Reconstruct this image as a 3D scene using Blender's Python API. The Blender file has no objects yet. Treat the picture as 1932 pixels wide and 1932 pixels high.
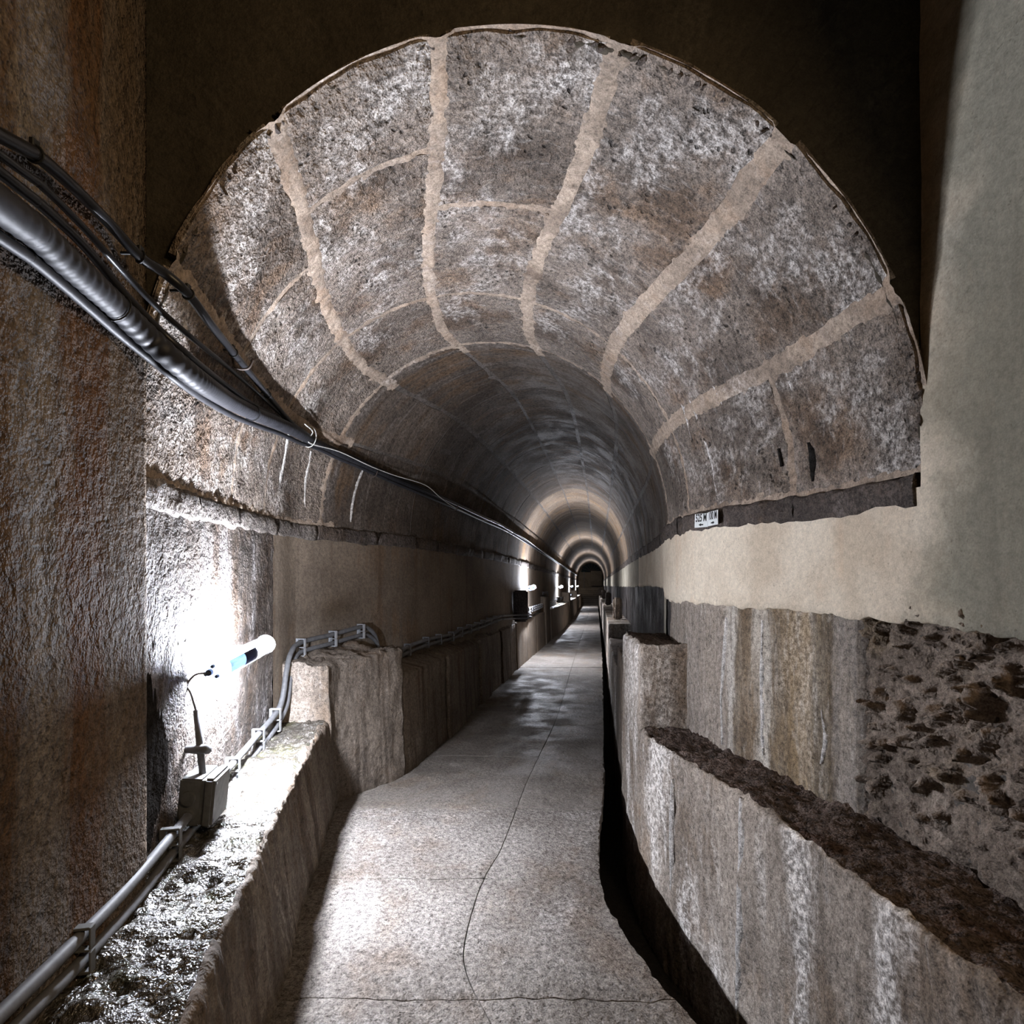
import bpy, bmesh, math, random
from mathutils import Vector, Matrix, noise

random.seed(7)
SC = bpy.context.scene
COL = SC.collection
# ------------------------------------------------------------------ camera, world, exposure
EYE = 1.5                                   # eye height above the path
F, CX, CY = 1050.0, 966.0, 1105.0           # focal length and principal point (in 1932-wide pixels)
cam = bpy.data.cameras.new('camera')
cam.sensor_width = 36.0
cam.lens = 36.0 * F / 1932.0
cam.shift_y = (CY - 966.0) / 1932.0
cam.clip_start, cam.clip_end = 0.02, 200
camo = bpy.data.objects.new('camera', cam)
COL.objects.link(camo)
camo.location = (0, 0, EYE)
camo.rotation_euler = (math.pi / 2, 0, 0)
SC.camera = camo

world = bpy.data.worlds.new('world')
SC.world = world
world.use_nodes = True
world.node_tree.nodes['Background'].inputs[0].default_value = (0.6, 0.55, 0.5, 1)
world.node_tree.nodes['Background'].inputs[1].default_value = 0.0

SC.view_settings.view_transform = 'Standard'
SC.view_settings.look = 'None'
SC.view_settings.gamma = 1
SC.view_settings.use_curve_mapping = False
SC.view_settings.exposure = 0.0
SC.cycles.max_bounces = 6
SC.cycles.diffuse_bounces = 3
SC.cycles.glossy_bounces = 2
SC.cycles.transparent_max_bounces = 8
SC.cycles.use_adaptive_sampling = True
SC.cycles.adaptive_threshold = 0.06
SC.cycles.caustics_reflective = False
SC.cycles.caustics_refractive = False

LAMP_E = 3500.0          # radiance of the fluorescent tubes
LAMP_COL = (0.90, 0.92, 1.0)
# the chamber behind the camera has a dim warm lamp of its own
al = bpy.data.lights.new('chamber_lamp', 'AREA')
al.shape = 'DISK'
al.size = 0.5
al.energy = 34.0
al.color = (1.0, 0.72, 0.42)
alo = bpy.data.objects.new('chamber_lamp', al)
COL.objects.link(alo)
alo.location = (1.2, 0.1, 3.0)
alo.rotation_euler = (0, math.radians(68), 0)

# and the chamber at the far tunnel mouth a fainter one
al2 = bpy.data.lights.new('far_chamber_lamp', 'AREA')
al2.shape = 'DISK'; al2.size = 0.5; al2.energy = 30.0; al2.color = (1.0, 0.85, 0.7)
alo2 = bpy.data.objects.new('far_chamber_lamp', al2)
COL.objects.link(alo2)
alo2.location = (5.2, 46.2, 3.8)
alo2.rotation_euler = (math.radians(35), 0, 0)

# ------------------------------------------------------------------ plan and section of the tunnel
def interp(nodes):
    xs = [n[0] for n in nodes]; ys = [n[1] for n in nodes]
    n = len(xs)
    d = [(ys[i+1]-ys[i])/(xs[i+1]-xs[i]) for i in range(n-1)]
    m = [d[0]] + [0 if d[i-1]*d[i] <= 0 else 2*d[i-1]*d[i]/(d[i-1]+d[i]) for i in range(1, n-1)] + [d[-1]]
    def f(x):
        if x <= xs[0]: return ys[0] + m[0]*(x-xs[0])
        if x >= xs[-1]: return ys[-1] + m[-1]*(x-xs[-1])
        i = 0
        while x > xs[i+1]: i += 1
        h = xs[i+1]-xs[i]; t = (x-xs[i])/h
        return ((2*t**3-3*t*t+1)*ys[i] + (t**3-2*t*t+t)*h*m[i] + (-2*t**3+3*t*t)*ys[i+1] + (t**3-t*t)*h*m[i+1])
    return f

XR = interp([(-4, 1.47), (0, 1.42), (1.5, 1.40), (1.85, 1.375), (2.45, 1.31), (3.0, 1.17), (3.5, 1.11), (4.0, 1.15), (5, 1.345), (8, 1.80), (12, 2.40), (20, 3.61), (45, 7.385)])
XL = interp([(-4, -0.92), (0, -.96), (1.85, -1.265), (3.6, -1.555), (3.9, -1.555), (4.2, -1.43), (4.6, -1.22), (5.2, -.93), (6.4, -.64), (8.9, -.14), (11, .23), (20, 1.60), (45, 5.36)])
SPRING = interp([(-4, .36), (1.85, .379), (3.5, .44), (5, .455), (9, .48), (12, .475), (45, .46)])
CROWN = interp([(0, 1.832), (4, 1.83), (10, 1.80), (45, 1.80)])
# fronts (outer edges) of the ledges and edges of the path
OL = interp([(-4, -.46), (1.0, -.70), (1.6, -.828), (3.43, -1.195), (3.76, -1.245), (4.43, -.87), (5.55, -.63), (6.74, -.46), (8.55, -.17), (10.5, .17), (20, 1.87), (45, 5.64)])
OR = interp([(-4, 1.14), (1.19, 1.09), (1.9, 1.05), (2.53, .97), (3.45, .81), (4.0, .83), (5, .97), (8, 1.42), (12, 2.04), (20, 3.26), (45, 7.03)])
PE = interp([(-4, 1.0), (1.5, .77), (1.905, .635), (2.27, .52), (2.65, .445), (3.2, .50), (4, .655), (5.34, .88), (8.08, 1.32), (12, 1.94), (20, 3.16), (45, 6.93)])
PORTAL, END = 1.85, 44.5

def P(px, py, Z):
    """world point that stands at depth Z in the direction of a measured picture point"""
    return Vector(((px-CX)*Z/F, Z, EYE - (py-CY)*Z/F))

def on_left(px, py, off=0.0, z0=0.6, z1=44.0):
    k = (px-CX)/F
    a, b = z0, z1
    for _ in range(60):
        m = .5*(a+b)
        if XL(m)+off - k*m < 0: a = m
        else: b = m
    return P(px, py, .5*(a+b))

def vault(Z, t):
    """t = angle from the crown, + to the right"""
    xl, xr, s, c = XL(Z), XR(Z), SPRING(Z), CROWN(Z)
    ctr, R, H = .5*(xl+xr), .5*(xr-xl), c-s
    co = math.cos(t)
    return Vector((ctr + R*math.sin(t) - .05*co*co*max(0, 1-(Z-1.85)/4), Z, EYE + s + H*co))

def vault_n(Z, t, prou=0.0):
    """vault point moved inwards by prou"""
    p = vault(Z, t); q = vault(Z, t+.01)
    d = (q-p).normalized()
    n = Vector((-d.z, 0, d.x))          # points outwards (up at the crown)
    return p + n*(-prou if n.z*math.cos(t)+n.x*math.sin(t) > 0 else prou)

def on_vault(px, py, off=0.03):
    k, h = (px-CX)/F, (CY-py)/F
    Z = 1.0
    while Z < 44:
        x, z = k*Z, h*Z
        s, c = SPRING(Z), CROWN(Z)
        R = .5*(XR(Z)-XL(Z)); ctr = .5*(XL(Z)+XR(Z))
        v = max(0, (z-s)/(c-s))
        w = (R-off)*math.sqrt(max(0, 1-v*v)) if v < 1 else 0
        if x <= ctr-w and Z > 1.9: break
        if Z <= 1.9 and x <= XL(Z)+off+.03: break
        Z += .005
    return P(px, py, Z)

# ------------------------------------------------------------------ object helpers
def link(o):
    COL.objects.link(o); return o

def mesh_obj(name, me, mat=None, parent=None, smooth=True):
    o = bpy.data.objects.new(name, me)
    link(o)
    if mat: me.materials.append(mat)
    if smooth:
        me.polygons.foreach_set('use_smooth', [True]*len(me.polygons))
    if parent: o.parent = parent; o.matrix_parent_inverse = Matrix.Translation(-Vector(parent.location)) if parent.type == 'EMPTY' else Matrix()
    return o

def bm_obj(name, bm, mat=None, parent=None, smooth=False, bevel=0.0, seg=1):
    if bevel > 0:
        bmesh.ops.bevel(bm, geom=list(bm.edges), offset=bevel, segments=seg, affect='EDGES', clamp_overlap=True)
    bmesh.ops.recalc_face_normals(bm, faces=list(bm.faces))
    me = bpy.data.meshes.new(name)
    bm.to_mesh(me); bm.free()
    return mesh_obj(name, me, mat, parent, smooth)

def thing(name, label, cat, loc=(0, 0, 0), group=None):
    o = bpy.data.objects.new(name, None)
    o.empty_display_size = .05
    o.location = loc
    link(o)
    return tag(o, label, cat, group)

def tag(o, label=None, cat=None, group=None, kind=None):
    if label: o['label'] = label
    if cat: o['category'] = cat
    if group: o['group'] = group
    if kind: o['kind'] = kind
    return o

def structure(name, loc=(0, 0, 0), label=None):
    o = bpy.data.objects.new(name, None); o.location = loc; o.empty_display_size = .05
    link(o); o['kind'] = 'structure'
    if label: o['label'] = label
    return o

def fbm(v, H=.9, lac=2.1, octv=5):
    return noise.fractal(v, H, lac, octv, noise_basis='PERLIN_ORIGINAL')

def grid_mesh(name, rows, disp=None, sharp=0):
    """rows: list of rows of Vectors; disp(v, n) -> offset along the normal; UV = (along, across) in metres"""
    nr, nc = len(rows), len(rows[0])
    verts = [v for r in rows for v in r]
    faces = [(i*nc+j, i*nc+j+1, (i+1)*nc+j+1, (i+1)*nc+j) for i in range(nr-1) for j in range(nc-1)]
    me = bpy.data.meshes.new(name)
    if disp:
        out = []
        for i in range(nr):
            for j in range(nc):
                a = rows[min(i+1, nr-1)][j] - rows[max(i-1, 0)][j]
                b = rows[i][min(j+1, nc-1)] - rows[i][max(j-1, 0)]
                n = a.cross(b)
                if n.length > 1e-9: n.normalize()
                v = rows[i][j]
                out.append(v + n*disp(v, i, j))
        verts = out
    me.from_pydata([tuple(v) for v in verts], [], faces)
    uv = me.uv_layers.new(name='UVMap')
    arc = []
    for r in rows:
        s = 0; a = [0]
        for j in range(1, nc):
            s += (r[j]-r[j-1]).length; a.append(s)
        arc.append(a)
    alng = [0]
    mid = nc//2
    for i in range(1, nr): alng.append(alng[-1] + (rows[i][mid]-rows[i-1][mid]).length)
    a0 = rows[0][mid].y
    buf = []
    for f in faces:
        for vi in f:
            i, j = divmod(vi, nc)
            buf += [a0+alng[i], arc[i][j]]
    uv.data.foreach_set('uv', buf)
    me.update()
    if sharp: me.set_sharp_from_angle(angle=math.radians(sharp))
    return me

def frange(a, b, step):
    n = max(1, int(math.ceil((b-a)/step - 1e-6)))
    return [a + (b-a)*i/n for i in range(n+1)]

def box(bm, c, s, M=None):
    r = bmesh.ops.create_cube(bm, size=1.0)
    T = Matrix.Translation(c) @ (M if M else Matrix()) @ Matrix.Diagonal((s[0], s[1], s[2], 1))
    bmesh.ops.transform(bm, matrix=T, verts=r['verts'])
    return r['verts']

def frame_of(d, up=Vector((0, 0, 1))):
    d = d.normalized()
    s = d.cross(up)
    if s.length < 1e-4: s = d.cross(Vector((1, 0, 0)))
    s.normalize()
    return s, s.cross(d).normalized()

def catmull(pts, n):
    out = []
    q = [pts[0]*2-pts[1]] + list(pts) + [pts[-1]*2-pts[-2]]
    for i in range(1, len(q)-2):
        for k in range(n):
            t = k/n
            out.append(.5*((2*q[i]) + (q[i+1]-q[i-1])*t + (2*q[i-1]-5*q[i]+4*q[i+1]-q[i+2])*t*t + (3*q[i]-q[i-1]-3*q[i+1]+q[i+2])*t**3))
    out.append(Vector(pts[-1]))
    return out

def tube_bm(bm, pts, r, seg=12, caps=True, rf=None):
    rings = []
    L = 0
    for i, p in enumerate(pts):
        a = pts[max(i-1, 0)]; b = pts[min(i+1, len(pts)-1)]
        if i: L += (p-pts[i-1]).length
        s, u = frame_of(b-a)
        rr = r*(rf(L) if rf else 1)
        rings.append([bm.verts.new(p + (s*math.cos(k*2*math.pi/seg) + u*math.sin(k*2*math.pi/seg))*rr) for k in range(seg)])
    for i in range(len(rings)-1):
        for k in range(seg):
            bm.faces.new((rings[i][k], rings[i][(k+1) % seg], rings[i+1][(k+1) % seg], rings[i+1][k]))
    if caps:
        bm.faces.new(rings[0][::-1]); bm.faces.new(rings[-1])

def lathe_bm(bm, prof, p0, d, seg=24):
    """prof: (distance along d, radius)"""
    s, u = frame_of(d); d = d.normalized()
    rings = [[bm.verts.new(p0 + d*l + (s*math.cos(k*2*math.pi/seg)+u*math.sin(k*2*math.pi/seg))*r) for k in range(seg)] for l, r in prof]
    for i in range(len(rings)-1):
        for k in range(seg):
            bm.faces.new((rings[i][k], rings[i][(k+1) % seg], rings[i+1][(k+1) % seg], rings[i+1][k]))
    bm.faces.new(rings[0][::-1]); bm.faces.new(rings[-1])

# ------------------------------------------------------------------ materials
def new_mat(name):
    m = bpy.data.materials.new(name); m.use_nodes = True
    nt = m.node_tree
    b = nt.nodes['Principled BSDF']
    return m, nt, b

class N:
    def __init__(s, nt): s.nt = nt
    def node(s, t, **kw):
        n = s.nt.nodes.new(t)
        for k, v in kw.items(): setattr(n, k, v)
        return n
    def link(s, a, b): s.nt.links.new(a, b)
    def noise(s, vec, scale, detail=5, rough=.6, dist=0):
        n = s.node('ShaderNodeTexNoise')
        n.inputs['Scale'].default_value = scale; n.inputs['Detail'].default_value = detail
        n.inputs['Roughness'].default_value = rough; n.inputs['Distortion'].default_value = dist
        s.link(vec, n.inputs['Vector'])
        return n.outputs['Fac']
    def map(s, vec, scale, loc=(0, 0, 0)):
        n = s.node('ShaderNodeMapping')
        n.inputs['Scale'].default_value = scale; n.inputs['Location'].default_value = loc
        s.link(vec, n.inputs['Vector'])
        return n.outputs['Vector']
    def ramp(s, fac, a, b):
        n = s.node('ShaderNodeMapRange')
        n.interpolation_type = 'SMOOTHSTEP'
        n.inputs['From Min'].default_value = a; n.inputs['From Max'].default_value = b
        s.link(fac, n.inputs['Value'])
        return n.outputs['Result']
    def math(s, op, a, b):
        n = s.node('ShaderNodeMath', operation=op)
        for i, v in enumerate((a, b)):
            if isinstance(v, (int, float)): n.inputs[i].default_value = v
            else: s.link(v, n.inputs[i])
        return n.outputs[0]
    def mix(s, fac, a, b):
        n = s.node('ShaderNodeMix', data_type='RGBA')
        if isinstance(fac, (int, float)): n.inputs['Factor'].default_value = fac
        else: s.link(fac, n.inputs['Factor'])
        for key, v in (('A', a), ('B', b)):
            sock = [i for i in n.inputs if i.name == key and i.type == 'RGBA'][0]
            if isinstance(v, tuple): sock.default_value = (*v, 1)
            else: s.link(v, sock)
        return [o for o in n.outputs if o.type == 'RGBA'][0]

def srgb(r, g, b):
    f = lambda c: (c/255/12.92) if c/255 <= .04045 else ((c/255+.055)/1.055)**2.4
    return (f(r), f(g), f(b))

def masonry(name, base, dark, light, rust=None, streak=(7, .45), s_dark=.5, s_light=.5, blotch=1.4, grain=.5,
            pits=.5, pit_scale=30, rough=.85, rough_wet=None, bump=.35, bump_d=.02, seed=0.0, rust_amt=.5, light_at=(.56, .70), dark_at=(.54, .72), relief=1.0, spec=.3, var=0.0, fleck=(26, 8), fleck_amt=.45, zone=None, bands=None, band_amt=.8):
    m, nt, b = new_mat(name)
    k = N(nt)
    pos = k.node('ShaderNodeNewGeometry').outputs['Position']
    pos = k.map(pos, (1, 1, 1), (seed, seed*.7, seed*1.3))
    uv = k.node('ShaderNodeUVMap').outputs['UV']
    uvd = k.map(uv, (1, 1, 1), (seed*.37, seed*.21, 0))
    n1 = k.noise(pos, blotch, 5, .65, .3)
    n2 = k.noise(k.map(uvd, (streak[0], streak[1], 1)), 1.0, 5, .62, .25)
    n3 = k.noise(k.map(uvd, (streak[0]*.6, streak[1]*.8, 1), (7.3, 3.1, 0)), 1.0, 6, .68, .35)
    g = k.noise(pos, 42, 3, .7)
    g2 = k.noise(pos, 160, 1, .6)
    col = k.mix(k.ramp(n1, .40, .62), base, tuple(.5*(x+y) for x, y in zip(base, dark)))
    if var > 0:
        oi = k.node('ShaderNodeObjectInfo').outputs['Random']
        v = k.math('MULTIPLY', oi, var)
        col = k.mix(v, col, dark)
    if rust:
        nr = k.noise(k.map(pos, (1, 1, 1), (11.1, 4.2, 9.3)), blotch*.9, 5, .7, .4)
        nr2 = n2
        col = k.mix(k.math('MULTIPLY', k.ramp(k.math('MULTIPLY', k.math('ADD', nr, nr2), .5), .50, .62), rust_amt), col, rust)
    col = k.mix(k.math('MULTIPLY', k.ramp(n2, *dark_at), s_dark), col, dark)
    gm = k.ramp(g, .38, .62)
    lightf = k.math('MULTIPLY', k.ramp(n3, *light_at), k.math('ADD', k.math('MULTIPLY', gm, .75), .25))
    col = k.mix(k.math('MULTIPLY', lightf, s_light), col, light)
    if bands:                      # seepage and lime bands that run down the surface at known stations along the tunnel
        sb = k.node('ShaderNodeSeparateXYZ'); k.link(k.node('ShaderNodeNewGeometry').outputs['Position'], sb.inputs[0])
        yy = k.math('ADD', sb.outputs['Y'], k.math('MULTIPLY', k.math('SUBTRACT', k.noise(k.map(uvd, (9, 1.6, 1), (3, 8, 1)), 1.0, 5, .65, .3), .5), .34))
        rg = k.node('ShaderNodeMapRange'); rg.inputs['From Min'].default_value = bands[0][0]; rg.inputs['From Max'].default_value = bands[-1][0]
        k.link(yy, rg.inputs['Value'])
        cr = k.node('ShaderNodeValToRGB'); el = cr.color_ramp.elements
        for i, (p, c) in enumerate(bands):
            q = (p-bands[0][0])/(bands[-1][0]-bands[0][0])
            e_ = el[i] if i < 2 and i < len(el) and i == 0 else (el[-1] if i == len(bands)-1 else el.new(q))
            e_.position = q; e_.color = (*c, 1)
        k.link(rg.outputs['Result'], cr.inputs['Fac'])
        bn = k.ramp(k.noise(k.map(uvd, (16, 2.2, 1), (1, 2, 3)), 1.0, 6, .7, .3), .30, .60)
        col = k.mix(k.math('MULTIPLY', k.math('ADD', k.math('MULTIPLY', bn, .65), .35), band_amt), col, cr.outputs['Color'])
    if zone:                       # a second plaster colour that takes over below a depth along the tunnel
        sy = k.node('ShaderNodeSeparateXYZ'); k.link(k.node('ShaderNodeNewGeometry').outputs['Position'], sy.inputs[0])
        zf = k.ramp(k.math('ADD', sy.outputs['Y'], k.math('MULTIPLY', k.math('SUBTRACT', k.noise(pos, 5, 5, .6), .5), .5)), zone[1], zone[2])
        col = k.mix(k.math('MULTIPLY', k.math('SUBTRACT', 1.0, zf), .9), col, k.mix(k.ramp(n2, .5, .75), k.mix(k.ramp(n1, .4, .65), zone[0], tuple(x*1.25 for x in zone[0])), tuple(x*.45 for x in zone[0])))
    # grain
    fl = k.ramp(k.noise(k.map(uvd, (fleck[0], fleck[1], 1), (1.7, 5.5, 0)), 1.0, 4, .65, .4), .54, .68)
    col = k.mix(k.math('MULTIPLY', fl, fleck_amt), col, dark)
    fl2 = k.ramp(k.noise(k.map(uvd, (fleck[0]*.7, fleck[1]*.7, 1), (4.7, 2.5, 3)), 1.0, 4, .7, .4), .55, .70)
    col = k.mix(k.math('MULTIPLY', fl2, fleck_amt*.5), col, light)
    gv = k.math('ADD', k.math('MULTIPLY', k.math('SUBTRACT', g, .5), grain*4.5), k.math('MULTIPLY', k.math('SUBTRACT', g2, .5), grain*3.0))
    gf = k.math('MAXIMUM', k.math('ADD', gv, 1.0), .22)
    hs = k.node('ShaderNodeHueSaturation')
    k.link(gf, hs.inputs['Value']); k.link(col, hs.inputs['Color'])
    col = hs.outputs['Color']
    # pits
    pit = None
    if pits >= .3:
        vor = k.node('ShaderNodeTexVoronoi'); vor.inputs['Scale'].default_value = pit_scale
        wob = k.node('ShaderNodeVectorMath', operation='ADD')
        nz = k.node('ShaderNodeTexNoise'); nz.inputs['Scale'].default_value = pit_scale*.8; nz.inputs['Detail'].default_value = 1; k.link(pos, nz.inputs['Vector'])
        sc = k.node('ShaderNodeVectorMath', operation='SCALE'); sc.inputs['Scale'].default_value = 1.2/pit_scale
        k.link(nz.outputs['Color'], sc.inputs[0]); k.link(pos, wob.inputs[0]); k.link(sc.outputs[0], wob.inputs[1])
        k.link(wob.outputs[0], vor.inputs['Vector'])
        pm = k.ramp(k.noise(pos, pit_scale*.16, 2, .6), .50, .64)
        pit = k.math('MULTIPLY', k.math('SUBTRACT', 1.0, k.ramp(vor.outputs['Distance'], .12, .30)), pm)
        pitc = k.math('MULTIPLY', pit, pits)
        col = k.mix(pitc, col, tuple(x*.18 for x in dark))
    k.link(col, b.inputs['Base Color'])
    b.inputs['Specular IOR Level'].default_value = spec
    if rough_wet is not None:
        wr = k.ramp(k.noise(pos, blotch*2.2, 5, .6), .35, .65)
        rr = k.math('ADD', k.math('MULTIPLY', wr, rough-rough_wet), rough_wet)
        k.link(rr, b.inputs['Roughness'])
    else:
        b.inputs['Roughness'].default_value = rough
    h = k.math('ADD', k.math('MULTIPLY', k.noise(pos, 9, 4, .72), 1.3*relief), k.math('MULTIPLY', g, .55))
    if pit is not None: h = k.math('SUBTRACT', h, k.math('MULTIPLY', pit, .5*pits))
    bp = k.node('ShaderNodeBump'); bp.inputs['Strength'].default_value = bump; bp.inputs['Distance'].default_value = bump_d
    k.link(h, bp.inputs['Height']); k.link(bp.outputs[0], b.inputs['Normal'])
    return m

def plain(name, col, rough=.5, metal=0.0, bump=0.0, scale=60, var=.15):
    m, nt, b = new_mat(name)
    k = N(nt)
    pos = k.node('ShaderNodeNewGeometry').outputs['Position']
    n = k.noise(pos, scale, 4, .6)
    c = k.mix(k.ramp(n, .35, .7), col, tuple(x*(1-var) for x in col))
    k.link(c, b.inputs['Base Color'])
    b.inputs['Roughness'].default_value = rough; b.inputs['Metallic'].default_value = metal
    b.inputs['Specular IOR Level'].default_value = .3
    if bump:
        bp = k.node('ShaderNodeBump'); bp.inputs['Strength'].default_value = bump; bp.inputs['Distance'].default_value = .004
        k.link(n, bp.inputs['Height']); k.link(bp.outputs[0], b.inputs['Normal'])
    return m

M = {}
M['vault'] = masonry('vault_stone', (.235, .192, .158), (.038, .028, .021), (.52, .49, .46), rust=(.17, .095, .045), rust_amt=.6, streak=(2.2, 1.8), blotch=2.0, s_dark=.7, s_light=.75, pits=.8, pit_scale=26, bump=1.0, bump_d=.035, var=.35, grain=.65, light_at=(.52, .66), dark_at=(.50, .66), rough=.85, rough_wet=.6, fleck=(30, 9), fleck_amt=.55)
M['vault_far'] = masonry('vault_stone_dark', (.115, .092, .074), (.028, .022, .018), (.26, .235, .215), rust=(.135, .078, .036), streak=(9.0, .5), blotch=1.6, s_dark=.6, s_light=.45, pits=.3, bump=.4, var=.5, rough=.92, rough_wet=.6, spec=.12, seed=5, fleck=(34, 3))  # darker stone for the middle rings
M['vault_tan'] = masonry('vault_stone_tan', (.215, .165, .122), (.06, .045, .034), (.42, .38, .34), rust=(.24, .14, .06), rust_amt=.6, streak=(7.0, .5), blotch=1.6, s_dark=.55, s_light=.5, pits=.3, bump=.35, var=.5, rough=.9, seed=6, spec=.12, fleck=(30, 3), fleck_amt=.3)  # lighter, warmer stone for the far rings
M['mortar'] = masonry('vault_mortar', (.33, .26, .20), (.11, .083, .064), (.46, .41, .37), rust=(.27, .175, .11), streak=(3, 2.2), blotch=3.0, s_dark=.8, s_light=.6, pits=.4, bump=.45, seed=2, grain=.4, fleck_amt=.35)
M['mortar_far'] = masonry('vault_mortar_dark', (.115, .10, .088), (.04, .034, .03), (.24, .225, .215), streak=(8, .8), s_dark=.5, s_light=.5, pits=.2, bump=.3, seed=4, rough=.9, rough_wet=.6, spec=.1)  # darker mortar behind the middle and far rings
M['wall_left'] = masonry('lime_stained_wall', (.075, .061, .051), (.012, .009, .007), (.28, .265, .265), rust=(.06, .032, .014), streak=(7, 1.0), blotch=2.4, s_dark=.7, s_light=.7, pits=.7, pit_scale=34, bump=.9, bump_d=.035, seed=9, grain=.6, rough=.8, rough_wet=.5, light_at=(.50, .68), fleck=(40, 13), fleck_amt=.6)
M['wall_left_far'] = masonry('brown_render', (.19, .150, .112), (.065, .05, .038), (.28, .245, .20), rust=(.17, .10, .05), streak=(9, .4), blotch=1.1, s_dark=.5, s_light=.3, pits=.12, bump=.3, seed=14, grain=.3, rough=.85, fleck=(22, 4), fleck_amt=.25)
M['chamber_left'] = masonry('rusty_render', (.115, .088, .066), (.042, .028, .018), (.23, .205, .185), rust=(.125, .055, .018), rust_amt=.9, streak=(4.5, .28), blotch=1.3, s_dark=.75, s_light=.8, pits=.4, pit_scale=30, bump=1.0, bump_d=.035, seed=21, grain=.5, light_at=(.50, .66), dark_at=(.48, .64), fleck=(34, 9), fleck_amt=.35, spec=.15, band_amt=.75,
  bands=[(1.0, (.10, .075, .055)), (1.14, (.09, .06, .04)), (1.22, (.075, .042, .022)), (1.28, (.17, .15, .135)), (1.39, (.15, .13, .115)), (1.45, (.105, .048, .018)), (1.57, (.11, .052, .02)), (1.62, (.145, .115, .09)), (1.70, (.12, .085, .055)), (1.86, (.10, .075, .055))])
M['front'] = masonry('shaded_render', (.055, .045, .031), (.022, .017, .011), (.10, .085, .065), streak=(3, .8), s_dark=.5, s_light=.3, pits=.3, pit_scale=22, bump=.4, seed=31, grain=.25)  # weak light on the front wall put into a darker plaster colour
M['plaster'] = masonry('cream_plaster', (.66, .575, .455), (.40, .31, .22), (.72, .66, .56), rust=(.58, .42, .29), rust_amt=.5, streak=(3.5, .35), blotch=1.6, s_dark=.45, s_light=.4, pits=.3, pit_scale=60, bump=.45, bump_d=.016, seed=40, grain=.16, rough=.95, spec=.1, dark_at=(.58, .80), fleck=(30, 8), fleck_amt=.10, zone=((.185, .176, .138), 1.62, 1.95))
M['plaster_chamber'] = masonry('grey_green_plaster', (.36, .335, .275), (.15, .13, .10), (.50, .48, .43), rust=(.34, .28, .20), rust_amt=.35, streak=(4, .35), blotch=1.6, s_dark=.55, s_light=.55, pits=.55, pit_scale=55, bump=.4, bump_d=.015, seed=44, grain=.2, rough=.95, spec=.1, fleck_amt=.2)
M['render_panel'] = masonry('stained_render', (.27, .225, .175), (.048, .035, .025), (.60, .55, .49), rust=(.20, .125, .05), rust_amt=.85, streak=(5, .36), blotch=1.6, s_dark=.8, s_light=.9, pits=.35, bump=.6, seed=50, grain=.5, light_at=(.55, .68), dark_at=(.47, .62), fleck_amt=.5, band_amt=.74,
  bands=[(2.12, (.19, .165, .145)), (2.27, (.24, .21, .185)), (2.31, (.07, .05, .028)), (2.40, (.09, .065, .035)), (2.45, (.27, .19, .105)), (2.58, (.24, .165, .085)), (2.66, (.13, .09, .05)), (2.71, (.55, .50, .43)), (2.77, (.42, .37, .31)), (2.82, (.15, .10, .055)), (2.92, (.09, .065, .04)), (2.98, (.50, .46, .41)), (3.05, (.24, .20, .17)), (3.4, (.26, .225, .195)), (4.1, (.20, .17, .145))])
M['rubble'] = masonry('pitted_rubble', (.225, .180, .145), (.06, .046, .036), (.34, .29, .245), rust=(.23, .165, .085), rust_amt=.4, streak=(3, 2.5), blotch=2.2, s_dark=.3, s_light=.35, pits=.8, pit_scale=22, bump=.7, bump_d=.025, seed=55, grain=.45, spec=.05, fleck_amt=.4)
M['right_far'] = masonry('dark_wet_wall', (.050, .045, .043), (.016, .014, .014), (.13, .125, .125), streak=(11, .3), s_dark=.6, s_light=.4, pits=.3, bump=.4, seed=60, rough=.95, rough_wet=.6, spec=.05)
M['ledge_front'] = masonry('ledge_concrete', (.32, .27, .225), (.085, .066, .05), (.72, .68, .64), rust=(.235, .15, .085), rust_amt=.6, streak=(3.6, .55), blotch=1.7, s_dark=.6, s_light=.85, pits=.5, bump=.6, seed=70, grain=.55, light_at=(.49, .63), dark_at=(.49, .66), fleck_amt=.35)
M['ledge_top'] = masonry('ledge_crust', (.105, .08, .068), (.03, .021, .016), (.23, .19, .165), rust=(.09, .05, .036), streak=(5, 5), blotch=4, s_dark=.4, s_light=.5, pits=.8, pit_scale=38, bump=1.0, bump_d=.035, seed=75, grain=.8, spec=.1)
M['ledge_left'] = masonry('ledge_concrete_dark', (.165, .135, .108), (.042, .032, .024), (.34, .31, .28), rust=(.155, .09, .045), rust_amt=.6, streak=(9, .3), blotch=1.6, s_dark=.75, s_light=.6, pits=.4, bump=.55, seed=80, grain=.45, dark_at=(.48, .64), fleck_amt=.35)
M['wet'] = masonry('wet_ledge', (.075, .066, .055), (.02, .017, .014), (.17, .165, .13), rust=(.085, .085, .028), rust_amt=.5, streak=(6, 6), blotch=3, s_dark=.5, s_light=.3, pits=.3, bump=1.0, bump_d=.03, seed=85, grain=.4, rough=.40, rough_wet=.14, spec=1.0)
M['path'] = masonry('path_concrete', (.185, .168, .152), (.075, .062, .052), (.33, .31, .295), rust=(.17, .125, .09), rust_amt=.35, streak=(2.3, 2.6), blotch=1.8, s_dark=.5, s_light=.5, pits=.6, pit_scale=48, bump=.7, bump_d=.025, seed=90, grain=.6, rough=.95, spec=.06, fleck=(16, 24), fleck_amt=.4)
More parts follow.
